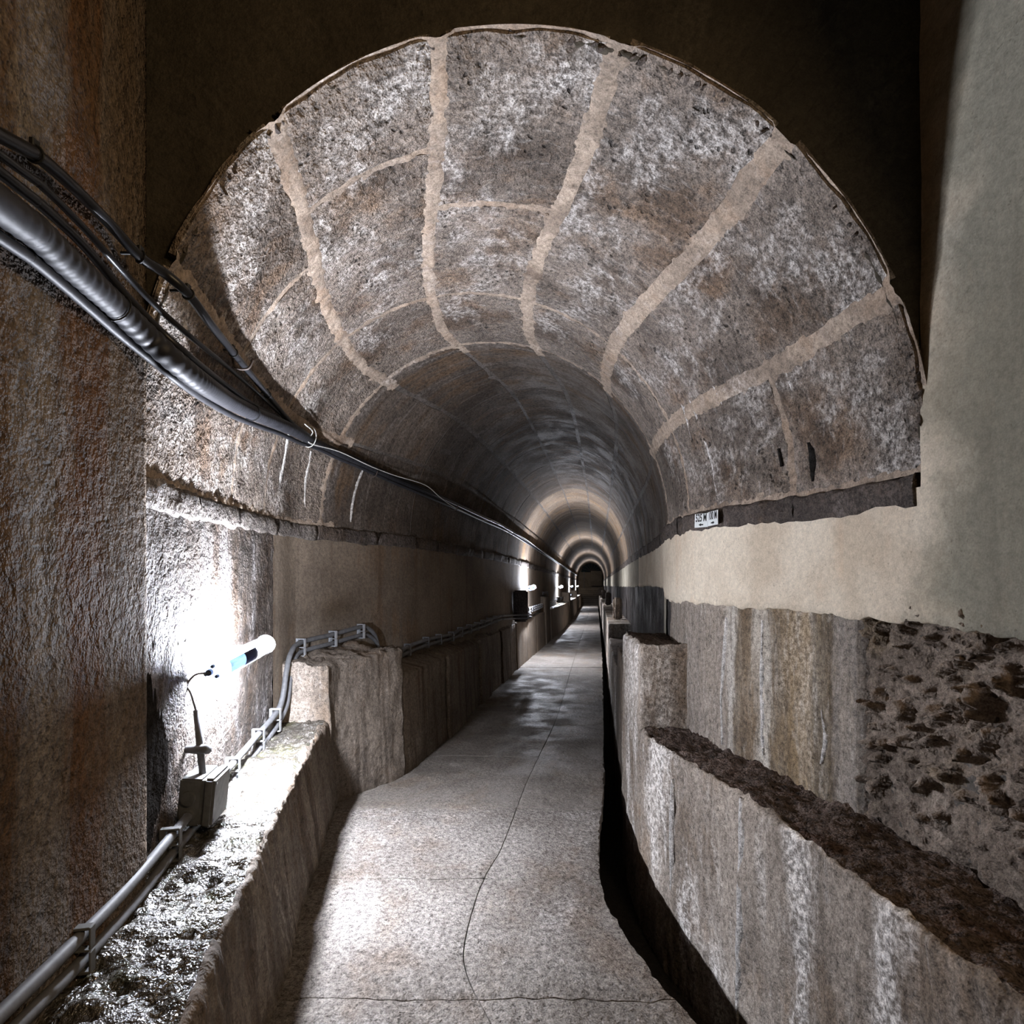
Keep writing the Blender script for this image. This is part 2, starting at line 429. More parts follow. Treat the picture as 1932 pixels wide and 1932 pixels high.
M['path_far'] = masonry('path_concrete_damp', (.155, .137, .12), (.055, .045, .038), (.28, .255, .235), rust=(.14, .095, .055), rust_amt=.4, streak=(1.6, 3), blotch=1.4, s_dark=.5, s_light=.4, pits=.35, bump=.6, bump_d=.02, seed=92, grain=.4, rough=.85, rough_wet=.45, spec=.2, fleck=(16, 24), fleck_amt=.35)
M['groove'] = masonry('dark_joint', (.10, .088, .075), (.04, .034, .03), (.14, .12, .11), streak=(2, 2), pits=.2, bump=.3, seed=95)
M['drain'] = masonry('black_drain', (.030, .026, .022), (.012, .010, .009), (.05, .045, .04), streak=(2, 2), pits=.2, bump=.3, seed=97)
M['course'] = masonry('course_stone', (.085, .068, .058), (.026, .02, .017), (.20, .18, .17), rust=(.085, .055, .032), streak=(6, 2), blotch=3, s_dark=.6, s_light=.5, pits=.6, bump=.8, bump_d=.03, seed=100, grain=.6)
M['course_left'] = masonry('course_stone_left', (.15, .13, .115), (.04, .033, .03), (.38, .36, .36), streak=(6, 2), blotch=3, s_dark=.6, s_light=.6, pits=.6, bump=.9, bump_d=.035, seed=104, grain=.6)
M['tar_and_hole'] = masonry('tar_stain', (.022, .020, .019), (.012, .011, .010), (.03, .028, .026), streak=(8, .8), s_dark=.5, s_light=.2, pits=.5, bump=.6, spec=.0, seed=110, rough=.6)  # tar on the left wall; also the painted dark of the vault holes
M['pvc'] = plain('grey_pvc', (.13, .13, .135), .6, bump=.1, scale=40, var=.3)
M['pvc_light'] = plain('pale_pvc', (.36, .37, .385), .55, bump=.05, scale=50, var=.15)
M['box'] = plain('box_plastic', (.12, .12, .115), .6, bump=.1, scale=30, var=.3)
M['cable'] = plain('black_cable', (.014, .014, .016), .38, bump=.15, scale=30, var=.4)
M['hose'] = plain('grey_hose', (.022, .022, .026), .55, bump=.25, scale=25, var=.45)
M['tie'] = plain('white_tie', (.55, .55, .52), .5)
M['black_tie'] = plain('black_tie', (.012, .012, .012), .5)
M['iron'] = plain('rusty_iron', (.06, .045, .038), .7, bump=.3)
M['capp'] = plain('lamp_cap', (.55, .62, .74), .4, var=.05)
mt, nt, b = new_mat('lamp_cap_glow')
df = nt.nodes.new('ShaderNodeBsdfDiffuse'); df.inputs[0].default_value = (.55, .63, .78, 1)
tl = nt.nodes.new('ShaderNodeBsdfTranslucent'); tl.inputs[0].default_value = (.40, .52, .80, 1)
mx = nt.nodes.new('ShaderNodeMixShader'); mx.inputs[0].default_value = .035
nt.links.new(df.outputs[0], mx.inputs[1]); nt.links.new(tl.outputs[0], mx.inputs[2]); nt.links.new(mx.outputs[0], nt.nodes['Material Output'].inputs[0]); nt.nodes.remove(b)
M['capp'] = mt
M['ballast'] = plain('ballast_tray', (.40, .53, .72), .35, var=.05)
M['sticker'] = plain('sticker', (.055, .045, .095), .4, var=.1)
M['screw'] = plain('screw', (.10, .12, .15), .3, metal=.8)
M['sign'] = plain('sign_enamel', (.72, .74, .73), .35, var=.06)
M['ink'] = plain('sign_ink', (.012, .012, .012), .5)
M['end'] = masonry('end_wall_render', (.14, .12, .10), (.06, .05, .042), (.22, .20, .17), streak=(2, .6), pits=.2, bump=.25, seed=120)
M['glassdark'] = plain('dark_pane', (.012, .020, .026), .2)
mt, nt, b = new_mat('tube_light')
nt.nodes.remove(b)
e = nt.nodes.new('ShaderNodeEmission'); e.inputs[0].default_value = (*LAMP_COL, 1); e.inputs[1].default_value = LAMP_E
nt.links.new(e.outputs[0], nt.nodes['Material Output'].inputs[0]); M['tube'] = mt
mt, nt, b = new_mat('clear_housing')
tr = nt.nodes.new('ShaderNodeBsdfTransparent'); tr.inputs[0].default_value = (.93, .96, 1, 1)
gl = nt.nodes.new('ShaderNodeBsdfGlossy'); gl.inputs['Roughness'].default_value = .12
fr = nt.nodes.new('ShaderNodeFresnel'); fr.inputs[0].default_value = 1.35
mx = nt.nodes.new('ShaderNodeMixShader')
nt.links.new(fr.outputs[0], mx.inputs[0]); nt.links.new(tr.outputs[0], mx.inputs[1]); nt.links.new(gl.outputs[0], mx.inputs[2])
nt.links.new(mx.outputs[0], nt.nodes['Material Output'].inputs[0]); nt.nodes.remove(b); M['clear'] = mt

# ------------------------------------------------------------------ the setting
VN = {}
def vcol(x, y, za, zb, step):
    n = VN.setdefault((round(za, 1), round(zb), step), max(1, int(round((zb-za)/step))))
    return [Vector((x, y, za+(zb-za)*q/n)) for q in range(n+1)]

def wall_disp(amp, f1=2.2, f2=11, seed=0, gate=None):
    def d(v, i, j):
        a = fbm(Vector((v.x*f1+seed, v.y*f1, v.z*f1*.6)), .9, 2.1, 3)*.6 + fbm(Vector((v.x*f2, v.y*f2+seed, v.z*f2*.55)), .7, 2.2, 5)*.4
        return a*amp
    return d

# ---- left wall: tunnel part (rough near the lamp, smooth brown beyond the bend), chamber part
wl = structure('wall_left')
rows = [vcol(XL(y), y, .2, EYE+SPRING(y), .014) for y in frange(PORTAL-.04, 3.62, .014)]
mesh_obj('rough_render', grid_mesh('rough_render', rows, wall_disp(-.012, 2.6, 16, 3)), M['wall_left'], wl)
ys = frange(3.62, 12, .05) + frange(12.4, END, .4)
rows = [vcol(XL(y), y, -.1, EYE+SPRING(y), .07) for y in ys]
mesh_obj('smooth_render', grid_mesh('smooth_render', rows, wall_disp(-.008, 1.5, 8, 5)), M['wall_left_far'], wl)
rows = [vcol(XL(y)+.035+.02*max(0, min(1, (y-1.2)/.5)), y, .2, 4.2, .022) for y in frange(.3, PORTAL-.01, .02)]
rows.append(vcol(XL(PORTAL)-.03, PORTAL, .2, 4.2, .022))
mesh_obj('chamber_render', grid_mesh('chamber_render', rows, wall_disp(-.003, 2.2, 18, 8)), M['chamber_left'], wl)
rows = [vcol(XL(y)+.035, y, -.2, 4.2, .2) for y in frange(-3.2, .3, .2)]
mesh_obj('rear_render', grid_mesh('rear_render', rows), M['chamber_left'], wl)
# black tar stain that runs down the wall beside the portal edge
def stain(name, cols, mat, parent, off, side):
    rws = []
    for y, za, zb in cols:
        x = XL(y)+off if side < 0 else XR(y)-off
        rws.append([Vector((x, y, za + (zb-za)*q/30)) for q in range(31)])
    return mesh_obj(name, grid_mesh(name, rws, wall_disp(-.006 if side < 0 else .006, 8, 30, 2)), mat, parent)
cols = []
for q in range(26):
    y = PORTAL-.005 + q*.0105
    j = noise.noise(Vector((y*60, 2, 0)))
    za = EYE - .98 + (q/25)**2*.26 + .12*abs(j); zb = EYE - .20 - (q/25)**1.5*.40 + .10*j
    cols.append((y, za, max(za+.02, zb)))
stain('tar_stain', cols, M['tar_and_hole'], wl, .009, -1)

# ---- right wall: backing, plaster coat, stained render panel, pitted rubble, dark wet stretch
wr = structure('wall_right')
ys = frange(-3.2, 12, .1) + frange(12.4, END, .4)
rows = [[Vector((XR(y)+.05, y, -.7+(EYE+SPRING(y)+(.0 if y > PORTAL else 2.4)+.7)*q/16)) for q in range(17)] for y in ys]
mesh_obj('backing', grid_mesh('backing', rows), M['groove'], wr)
def plaster_low(y):
    base = interp([(-4, -.12), (1.3, -.135), (1.75, -.135), (2.1, -.125), (2.45, -.115), (3.0, -.115), (3.6, -.10), (4.1, -.10), (4.5, -.02), (5.4, 0.0), (7, 0), (9, -.02), (45, -.02)])(y)
    return base + .022*noise.noise(Vector((y*9, 1.3, 0))) + .014*noise.noise(Vector((y*31, 4.3, 0)))
def coat(name, ylist, top, mat, thick, amp, step, seed):
    rws = []
    for y in ylist:
        x = XR(y)
        lo = EYE + plaster_low(y)
        zs = frange(lo, top(y), step)
        n = int(round((top(ylist[0])-EYE)/step))
        zs = [lo + (top(y)-lo)*q/n for q in range(n+1)]
        rws.append([Vector((x+.02, y, lo-.002)), Vector((x-thick*.4, y, lo-.003))] + [Vector((x-thick, y, z)) for z in zs])
    return mesh_obj(name, grid_mesh(name, rws, wall_disp(amp, 1.6, 9, seed)), mat, wr)
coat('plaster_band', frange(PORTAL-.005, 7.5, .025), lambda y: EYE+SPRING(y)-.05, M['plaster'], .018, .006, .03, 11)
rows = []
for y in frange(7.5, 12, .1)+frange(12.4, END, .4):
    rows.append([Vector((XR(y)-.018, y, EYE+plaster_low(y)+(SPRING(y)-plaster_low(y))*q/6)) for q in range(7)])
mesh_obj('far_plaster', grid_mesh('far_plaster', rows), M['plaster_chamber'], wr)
coat('chamber_plaster', frange(.5, PORTAL-.003, .02), lambda y: 4.2, M['plaster'], .02, .008, .03, 12)
rows = [vcol(XR(y)-.02, y, -.2, 4.2, .2) for y in frange(-3.2, .5, .2)]
mesh_obj('rear_plaster', grid_mesh('rear_plaster', rows), M['plaster_chamber'], wr)
# stained render panel, standing proud, from the rubble to the bend
def pan(y): return XR(y) + .0
Y0, Y1 = 2.16, 4.05
rows = []
for y in frange(Y0, Y1, .018):
    x = XR(y)-.004
    rows.append([Vector((x, y, z)) for z in frange(.45, EYE-.06, .02)])
first = [Vector((v.x+.06, v.y-.012, v.z)) for v in rows[0]]
rows = [first] + rows
mesh_obj('stained_panel', grid_mesh('stained_panel', rows, wall_disp(.012, 3, 14, 20)), M['render_panel'], wr)
# rubble: deep irregular pits
def sstep(x, a, b):
    x = min(1, max(0, (x-a)/(b-a))); return x*x*(3-2*x)
def rub(v, i, j):
    p = Vector((v.x, v.y, v.z))
    w = noise.noise_vector(p*16)*.5 + noise.noise_vector(p*5)*.6
    tilt = Vector((p.x*.5, p.y*.95+p.z*.30, p.z*.72-p.y*.35))
    m = noise.noise(p*2.3+Vector((9, 2, 4)))
    low = sstep(v.z, .58, .80)                  # smoother render near the ledge
    d = noise.voronoi(tilt*15 + w, distance_metric='DISTANCE')[0][0]
    pit = sstep(.41+.18*m-d, 0, .12)*.046
    d2 = noise.voronoi(tilt*24 + Vector((8, 1, 3)) + w*1.3, distance_metric='DISTANCE')[0][0]
    pit2 = sstep(.30+.20*m-d2, 0, .12)*.030
    return fbm(p*3, .9, 2, 3)*.016 + fbm(p*14, .7, 2.1, 5)*.020 - (pit + pit2)*(.10+.90*low)
RUB_SIGN = -1
rows = []
for y in frange(.95, 2.165, .0075):
    x = XR(y)+.034
    rows.append([Vector((x, y, z)) for z in frange(.50, EYE-.07, .0075)])
mesh_obj('rubble_facing', grid_mesh('rubble_facing', rows, lambda v, i, j: -RUB_SIGN*rub(v, i, j)), M['rubble'], wr)
rows = [vcol(XR(y)+.0, y, -.2, EYE-.08, .05) for y in frange(-.2, .95, .05)]
mesh_obj('rubble_rear', grid_mesh('rubble_rear', rows, wall_disp(.03, 4, 14, 33)), M['rubble'], wr)
rows = [vcol(XR(y)+.006, y, .0, EYE+.05, .05) for y in frange(4.05, 12, .05)+frange(12.4, END, .4)]
mesh_obj('wet_stretch', grid_mesh('wet_stretch', rows, wall_disp(.012, 2, 9, 28)), M['right_far'], wr)
rows = [vcol(XR(y)-.006, y, .55, EYE-.06, .05) for y in frange(4.32, 4.62, .03)]
mesh_obj('pale_patch', grid_mesh('pale_patch', rows, wall_disp(.004, 3, 9, 29)), M['plaster_chamber'], wr)

# ---- front wall of the chamber with the arched opening
wf = structure('wall_front')
T0 = math.radians(92)
nt_ = 160
rows = []
def rim(t):
    j = 1 + .012*noise.noise(Vector((t*9, 0, 1))) + .010*noise.noise(Vector((t*34, 5, 1))) + .007*noise.noise(Vector((t*90, 3, 2)))
    p = vault(PORTAL, t); c = Vector((.5*(XL(PORTAL)+XR(PORTAL)), PORTAL, EYE+SPRING(PORTAL)))
    return c + (p-c)*j
for q in range(nt_+1):
    t = -T0 + 2*T0*q/nt_
    p = rim(t)
    d = Vector((math.sin(t), 0, math.cos(t)))
    # outer frame of the wall
    tx = ((1.56-p.x)/d.x) if d.x > .001 else (((-1.42)-p.x)/d.x if d.x < -.001 else 1e9)
    tz = (4.2-p.z)/d.z if d.z > .001 else 1e9
    L = min(tx, tz)
    row = [p + Vector((0, .06, 0)) + d*.03, p + Vector((0, .02, 0)) + d*.008, p + Vector((0, .004, 0))]
    for s in range(1, 19): row.append(p + d*(L*(s/18)**1.2))
    rows.append(row)
def fd(v, i, j):
    return (fbm(v*3, .9, 2, 4)*.012 + (fbm(v*26, .7, 2.1, 4)*.012 if j in (2, 3) else 0))
mesh_obj('portal_render', grid_mesh('portal_render', rows, fd), M['front'], wf)
# broken crust along the rim of the arch
bm = bmesh.new()
for q in range(120):
    t = -1.45 + 2.9*q/119
    if noise.noise(Vector((t*3.1, 7, 0))) < -.05: continue
    p = rim(t)
    r = .005 + .008*random.random()
    vs = bmesh.ops.create_icosphere(bm, subdivisions=1, radius=r)['verts']
    bmesh.ops.transform(bm, matrix=Matrix.Translation(p+Vector((0, .0, .004)) + Vector((random.uniform(-.01, .01), 0, random.uniform(-.01, .012)))) @ Matrix.Rotation(-t, 4, 'Y') @ Matrix.Diagonal((2.0, 1.4, .7, 1)), verts=vs)
    for v in vs: v.co += noise.noise_vector(v.co*40)*.012
o = bm_obj('rim_crust', bm, M['course'], wf, smooth=False); o['kind'] = 'stuff'

# ---- back wall, chamber ceiling
wb = structure('wall_back')
mesh_obj('rear_wall_render', grid_mesh('rear_wall_render', [[Vector((x, -3.2, z)) for z in frange(-.2, 4.2, .4)] for x in frange(-1.2, 1.6, .4)]), M['chamber_left'], wb)
ce = structure('ceiling.001')
mesh_obj('chamber_ceiling_render', grid_mesh('chamber_ceiling_render', [[Vector((x, y, 4.2)) for x in frange(-1.45, 1.6, .3)] for y in frange(-3.2, 1.9, .3)]), M['front'], ce)

# ---- vault: mortar bed and stone blocks
cg = structure('ceiling')
TS = [math.radians(a) for a in (-90, -62, -38, -11, 15, 41, 66, 90)]
RZ = [PORTAL-.035, 3.48, 4.18, 5.15, 6.16, 7.15, 8.15, 9.2]
while RZ[-1] < 25: RZ.append(RZ[-1]+1.1)
split = {0: 2.95, 1: 2.62, 2: 2.30, 3: 2.67, 4: None, 5: None, 6: 2.55}
JW = (.6, .7, 1.1, .95, 1.25, 1.5, 1.2, .6)      # how wide each long joint is, left to right
mys, mts = frange(PORTAL-.03, 4.3, .016), frange(-math.pi/2, math.pi/2, .0125)
def lap(v, i, j):
    y, t = mys[i], mts[j]
    dj = min((abs(t-TS[q])*1.3-.018*JW[q], q) for q in range(8))[0]
    seg = max(q for q in range(7) if TS[q] <= t+1e-6)
    rz = [3.48, 4.18] + ([split[seg]] if split[seg] else [])
    dr = min(abs(y-z) for z in rz)
    d = max(0, min(dj, dr+.004))
    n = noise.noise(Vector((y*7, t*9, 4)))
    return .0125*math.exp(-(d/(.030+.020*n))**2) - .006 + .010*fbm(Vector((y*20, t*26, 1)), .6, 2.1, 4)*math.exp(-(d/.07)**2)
rows = [[vault(y, t) for t in mts] for y in mys]
mesh_obj('mortar_bed', grid_mesh('mortar_bed', rows, lap), M['mortar'], cg)
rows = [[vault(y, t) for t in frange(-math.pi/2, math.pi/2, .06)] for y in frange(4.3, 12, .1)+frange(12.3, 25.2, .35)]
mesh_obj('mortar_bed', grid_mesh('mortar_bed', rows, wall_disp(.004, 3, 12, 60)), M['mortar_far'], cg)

rows = [[vault_n(y, t, .004) for t in frange(-math.pi/2, math.pi/2, .06)] for y in frange(25.0, END, .35)]
mesh_obj('far_vault', grid_mesh('far_vault', rows, wall_disp(.004, 3, 12, 60)), M['vault_tan'], cg)

def block(z0, z1, t0, t1, mat, nz, ntt, gap, proud, amp, sd, j7=3):
    rw = []
    ga, gb = gap/1.3*JW[j7]*.85, gap/1.3*JW[j7+1]*.85
    gap = gap*(.45+.2*math.sin(sd*3.3))
    for i in range(nz+3):
        row = []
        ii = min(max(i-1, 0), nz)
        for j in range(ntt+3):
            jj = min(max(j-1, 0), ntt)
            u, v = ii/nz, jj/ntt
            zz = z0+gap + (z1-z0-2*gap)*u
            tt = t0+ga + (t1-t0-ga-gb)*v
            # ragged outline
            e = .012*noise.noise(Vector((tt*14+sd, zz*2, sd)))
            f = .012*noise.noise(Vector((zz*14+sd, tt*2, sd+3)))
            if u < .5: zz += e*(1-2*u)
            else: zz += e*(2*u-1)
            if v < .5: tt += f*(1-2*v)
            else: tt += f*(2*v-1)
            skirt = i in (0, nz+2) or j in (0, ntt+2)
            edge = min(u, 1-u)*(z1-z0), min(v, 1-v)*(t1-t0)*1.3
            rnd = min(1, min(edge)/.04)
            pr = -.02 if skirt else proud*(.35+.65*rnd) + amp*(.35+.65*rnd)*fbm(Vector((zz*9+sd, tt*11, sd)), .7, 2.1, 5)
            row.append(vault_n(zz, tt, pr))
        rw.append(row)
    me = grid_mesh('vault_block', rw, None, 42)
    return mesh_obj('vault_block', me, mat, cg)

for r in range(len(RZ)-1):
    for j in range(7):
        segs = [(RZ[r], RZ[r+1])]
        if r == 0 and split[j]:
            segs = [(RZ[0], split[j]), (split[j], RZ[1])]
        for (a, bb) in segs:
            near = r < 3
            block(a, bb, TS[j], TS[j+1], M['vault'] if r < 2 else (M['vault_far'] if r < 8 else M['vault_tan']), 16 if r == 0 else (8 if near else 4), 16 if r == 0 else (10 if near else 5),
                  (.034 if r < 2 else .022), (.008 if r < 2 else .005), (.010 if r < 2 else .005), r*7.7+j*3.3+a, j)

# ---- mineral runs: raised calcite crusts that trickle down vault, walls and ledge fronts; dark strips as shade of vault holes
M['calcite'] = masonry('calcite_crust', (.50, .475, .45), (.20, .18, .16), (.72, .70, .68), streak=(30, 6), s_dark=.6, s_light=.6, pits=.4, bump=.8, bump_d=.02, seed=130, grain=.6)
def inside(x, z, Z, ledge):
    h = z-EYE; s, c = SPRING(Z), CROWN(Z); xl, xr = XL(Z), XR(Z)
    if ledge and x > 0 and h < -.9: return x < OR(Z)
    if h < s: return xl < x < xr
    v = (h-s)/(c-s)
    return v < 1 and abs(x-.5*(xl+xr)) < .5*(xr-xl)*math.sqrt(1-v*v)
def hit(px, py, ledge=False):
    Z = .9
    while Z < 30:
        p = P(px, py, Z)
        if not inside(p.x, p.z, Z, ledge): return p
        Z += .004
    return p
def run(parent, pix, w, mat, lift=.012, name='mineral_run', ledge=False):
    pts = catmull([hit(a, b, ledge) for a, b in pix], 14)
    rw = []
    n = len(pts)
    for i, p in enumerate(pts):
        d = (pts[min(i+1, n-1)]-pts[max(i-1, 0)]).normalized()
        ax = Vector((.5*(XL(p.y)+XR(p.y)), p.y, min(p.z, EYE+SPRING(p.y))))
        nn = (ax-p).normalized()
        sd = d.cross(nn).normalized()
        f = math.sin(math.pi*min(1, (i+.6)/n*1.02))**.45*max(.1, min(1, 1.0+1.3*noise.noise(p*7+Vector((2, 8, 1)))))
        a = w*f*(1+.5*noise.noise(p*14)+.45*noise.noise(p*45)); b_ = w*f*(1+.5*noise.noise(p*14+Vector((5, 5, 5)))+.45*noise.noise(p*45+Vector((3, 1, 2))))
        q = p + sd*w*.5*noise.noise(p*9)
        rw.append([q - sd*a - nn*.004, q - sd*a*.8 + nn*lift*.8, q + nn*(lift+.003), q + sd*b_*.8 + nn*lift*.8, q + sd*b_ - nn*.004])
    return mesh_obj(name, grid_mesh(name, rw, lambda v, i, j: .002*noise.noise(v*60)), mat, parent)
for pix, w in (([(1230, 622), (1262, 675), (1298, 740), (1322, 800), (1344, 870), (1356, 935)], .010), ([(1236, 655), (1262, 700), (1290, 765), (1308, 830)], .006),
               ([(1302, 645), (1350, 730), (1378, 790), (1390, 840)], .007), ([(1483, 690), (1498, 735), (1522, 785)], .008),
               ([(548, 800), (535, 860), (524, 920), (520, 965)], .016), ([(684, 885), (668, 930), (660, 985)], .010), ([(585, 850), (575, 910), (572, 960)], .010)):
    run(cg, pix, w*1.5, M['calcite'], lift=.010)
for pix, w in (([(1530, 835), (1536, 870), (1540, 908)], .020), ([(1475, 845), (1480, 880)], .010)):
    run(cg, pix, w, M['tar_and_hole'], lift=.018, name='hole_shade')  # dark strips painted in place of the shade inside vault holes
for pix, w in (([(1374, 1165), (1368, 1230), (1364, 1310), (1366, 1405)], .011), ([(1443, 1170), (1440, 1250), (1440, 1345), (1444, 1425)], .011), ([(1555, 1340), (1560, 1390), (1552, 1440)], .010)):
    run(wr, pix, w*1.6, M['calcite'], lift=.012)

# ---- spring courses: the dark stone bands between walls and vault
def course(name, side, mats, y0, y1, step):
    tr_ = structure(name)
    y = y0
    while y < y1:
        L = step*random.uniform(.8, 1.2) if y < 14 else step*2
        yb = min(y+L, y1)
        rw = []
        n = 14 if y < 6 else 4
        g = .004
        for i in range(n+1):
            yy = y+g + (yb-y-2*g)*i/n
            x = XL(yy) if side < 0 else XR(yy)
            s = EYE+SPRING(yy)
            pr = (.03 if side > 0 else .014) + (.012*noise.noise(Vector((y*7, side, 0))))
            top = s + .012*noise.noise(Vector((yy*8, side*3, 1)))
            low = s-.105 + .02*noise.noise(Vector((yy*6, side*5, 2)))
            k = -side
            prof = [(-.03, low), (pr*.75, low-.002), (pr, low+.015), (pr+.004, low+.05), (pr, top-.012), (pr*.7, top), (-.03, top+.004)]
            rw.append([Vector((x+k*a, yy, z)) for a, z in prof])
        rw = [[v+Vector((0, .004, 0))*0 for v in rw[0]]] + rw
        c0 = sum(rw[0], Vector())/len(rw[0]); c1 = sum(rw[-1], Vector())/len(rw[-1])
        rw = [[v.lerp(c0, 1)-Vector((0, 0, 0)) for v in rw[0]]] + rw + [[v.lerp(c1, 1) for v in rw[-1]]]
        me = grid_mesh('course_stone', rw, lambda v, i, j: fbm(v*16, .8, 2.1, 4)*.014)
        mesh_obj('course_stone', me, mats[0] if y < 4 else mats[1], tr_)
        y = yb
    return tr_
course('trim_1', 1, (M['course'], M['course']), PORTAL+.012, END, .55)
course('trim_2', -1, (M['course_left'], M['course']), PORTAL+.0, END, .6)

# ---- floor: path slabs on a dark bed, drain channel along the right
fl = structure('floor')
rows = [[Vector((x, y, -.045)) for x in (XL(y)-.1, OL(y), .5*(OL(y)+PE(y)), PE(y)-.03)] for y in frange(-3.2, END+6, .3)]
mesh_obj('floor_bed', grid_mesh('floor_bed', rows), M['groove'], fl)
def mid(y): return interp([(-4, .0), (1.6, .02), (2.3, -.20), (2.7, -.17), (3.2, -.06), (4.3, .12), (6, .45), (10, 1.06), (20, 2.6), (45, 6.4)])(y)
def slab(y0, y1, fa, fb, nx, ny, mat, drop, sd, edge):
    rw = []
    g = .0025
    for i in range(ny+3):
        ii = min(max(i-1, 0), ny)
        y = y0+g+(y1-y0-2*g)*ii/ny + .012*noise.noise(Vector((sd, ii*.9, 0)))*0
        row = []
        for j in range(nx+3):
            jj = min(max(j-1, 0), nx)
            u = jj/nx
            xa, xb = fa(y)+g, fb(y)-g
            if edge:
                xb += .022*noise.noise(Vector((y*5, 3, 0))) + .012*noise.noise(Vector((y*23, 3, 4)))
            x = xa + (xb-xa)*u
            yy = y + .025*noise.noise(Vector((x*3.5, y0 if ii == 0 else y1, 5)))*(1-min(1, 8*min(ii/ny, 1-ii/ny))) + .010*noise.noise(Vector((x*17, y0 if ii == 0 else y1, 5)))*(1-min(1, 8*min(ii/ny, 1-ii/ny)))
            skirt = i in (0, ny+2) or j in (0, nx+2)
            ed = min(min(u, 1-u)*(xb-xa), min(ii/ny, 1-ii/ny)*(y1-y0))
            z = drop + .008*fbm(Vector((x*3, y*3, 2.7)), .8, 2.1, 5) + .0035*fbm(Vector((x*25, y*25, 1)), .7, 2.1, 4) - .003*max(0, 1-ed/.012)
            if skirt: z = -.05 if not (edge and j == nx+2) else -.11
            row.append(Vector((x, yy, z)))
        rw.append(row)
    me = grid_mesh('floor_slab', [list(r) for r in rw], None, 42)
    mesh_obj('floor_slab', me, mat, fl)
cuts = [-.3, 1.2, 2.02, 2.86, 3.75, 4.9, 6.0, 7.2, 8.6, 10.2, 12, 14, 16.2, 18.6, 21, 24, 27.5, 31.5, 36, 40, END]
for i in range(len(cuts)-1):
    a, bb = cuts[i], cuts[i+1]
    near = a < 4.8
    n = max(3, int((bb-a)/(.025 if near else .12))); nx = 34 if near else 8
    mat = M['path'] if a < 3.7 else M['path_far']
    off = .0
    slab(a, bb, lambda y: OL(y)-.06, mid, nx, n, mat, random.uniform(-.003, .003), i*2.3, False)
    a2 = a + (random.uniform(-.1, .1) if 0 < i else 0)
    slab(a, bb, mid, PE, nx, n, mat, random.uniform(-.003, .003), i*2.3+9, True)
dr = structure('drain_channel')
rows = [[Vector((PE(y)-.05, y, -.03)), Vector((PE(y)-.06, y, -.25)), Vector((PE(y)-.02, y, -.62)), Vector((OR(y)+.03, y, -.64))] for y in frange(-3.2, 12, .15)+frange(12.5, END, .5)]
mesh_obj('channel_lining', grid_mesh('channel_lining', rows, wall_disp(.012, 4, 14, 70)), M['drain'], dr)
rows = [[Vector((x, y, -.2)) for x in (-1.2, 0, 1.6)] for y in frange(-3.2, -.3, .5)]
mesh_obj('rear_floor', grid_mesh('rear_floor', rows), M['groove'], fl)

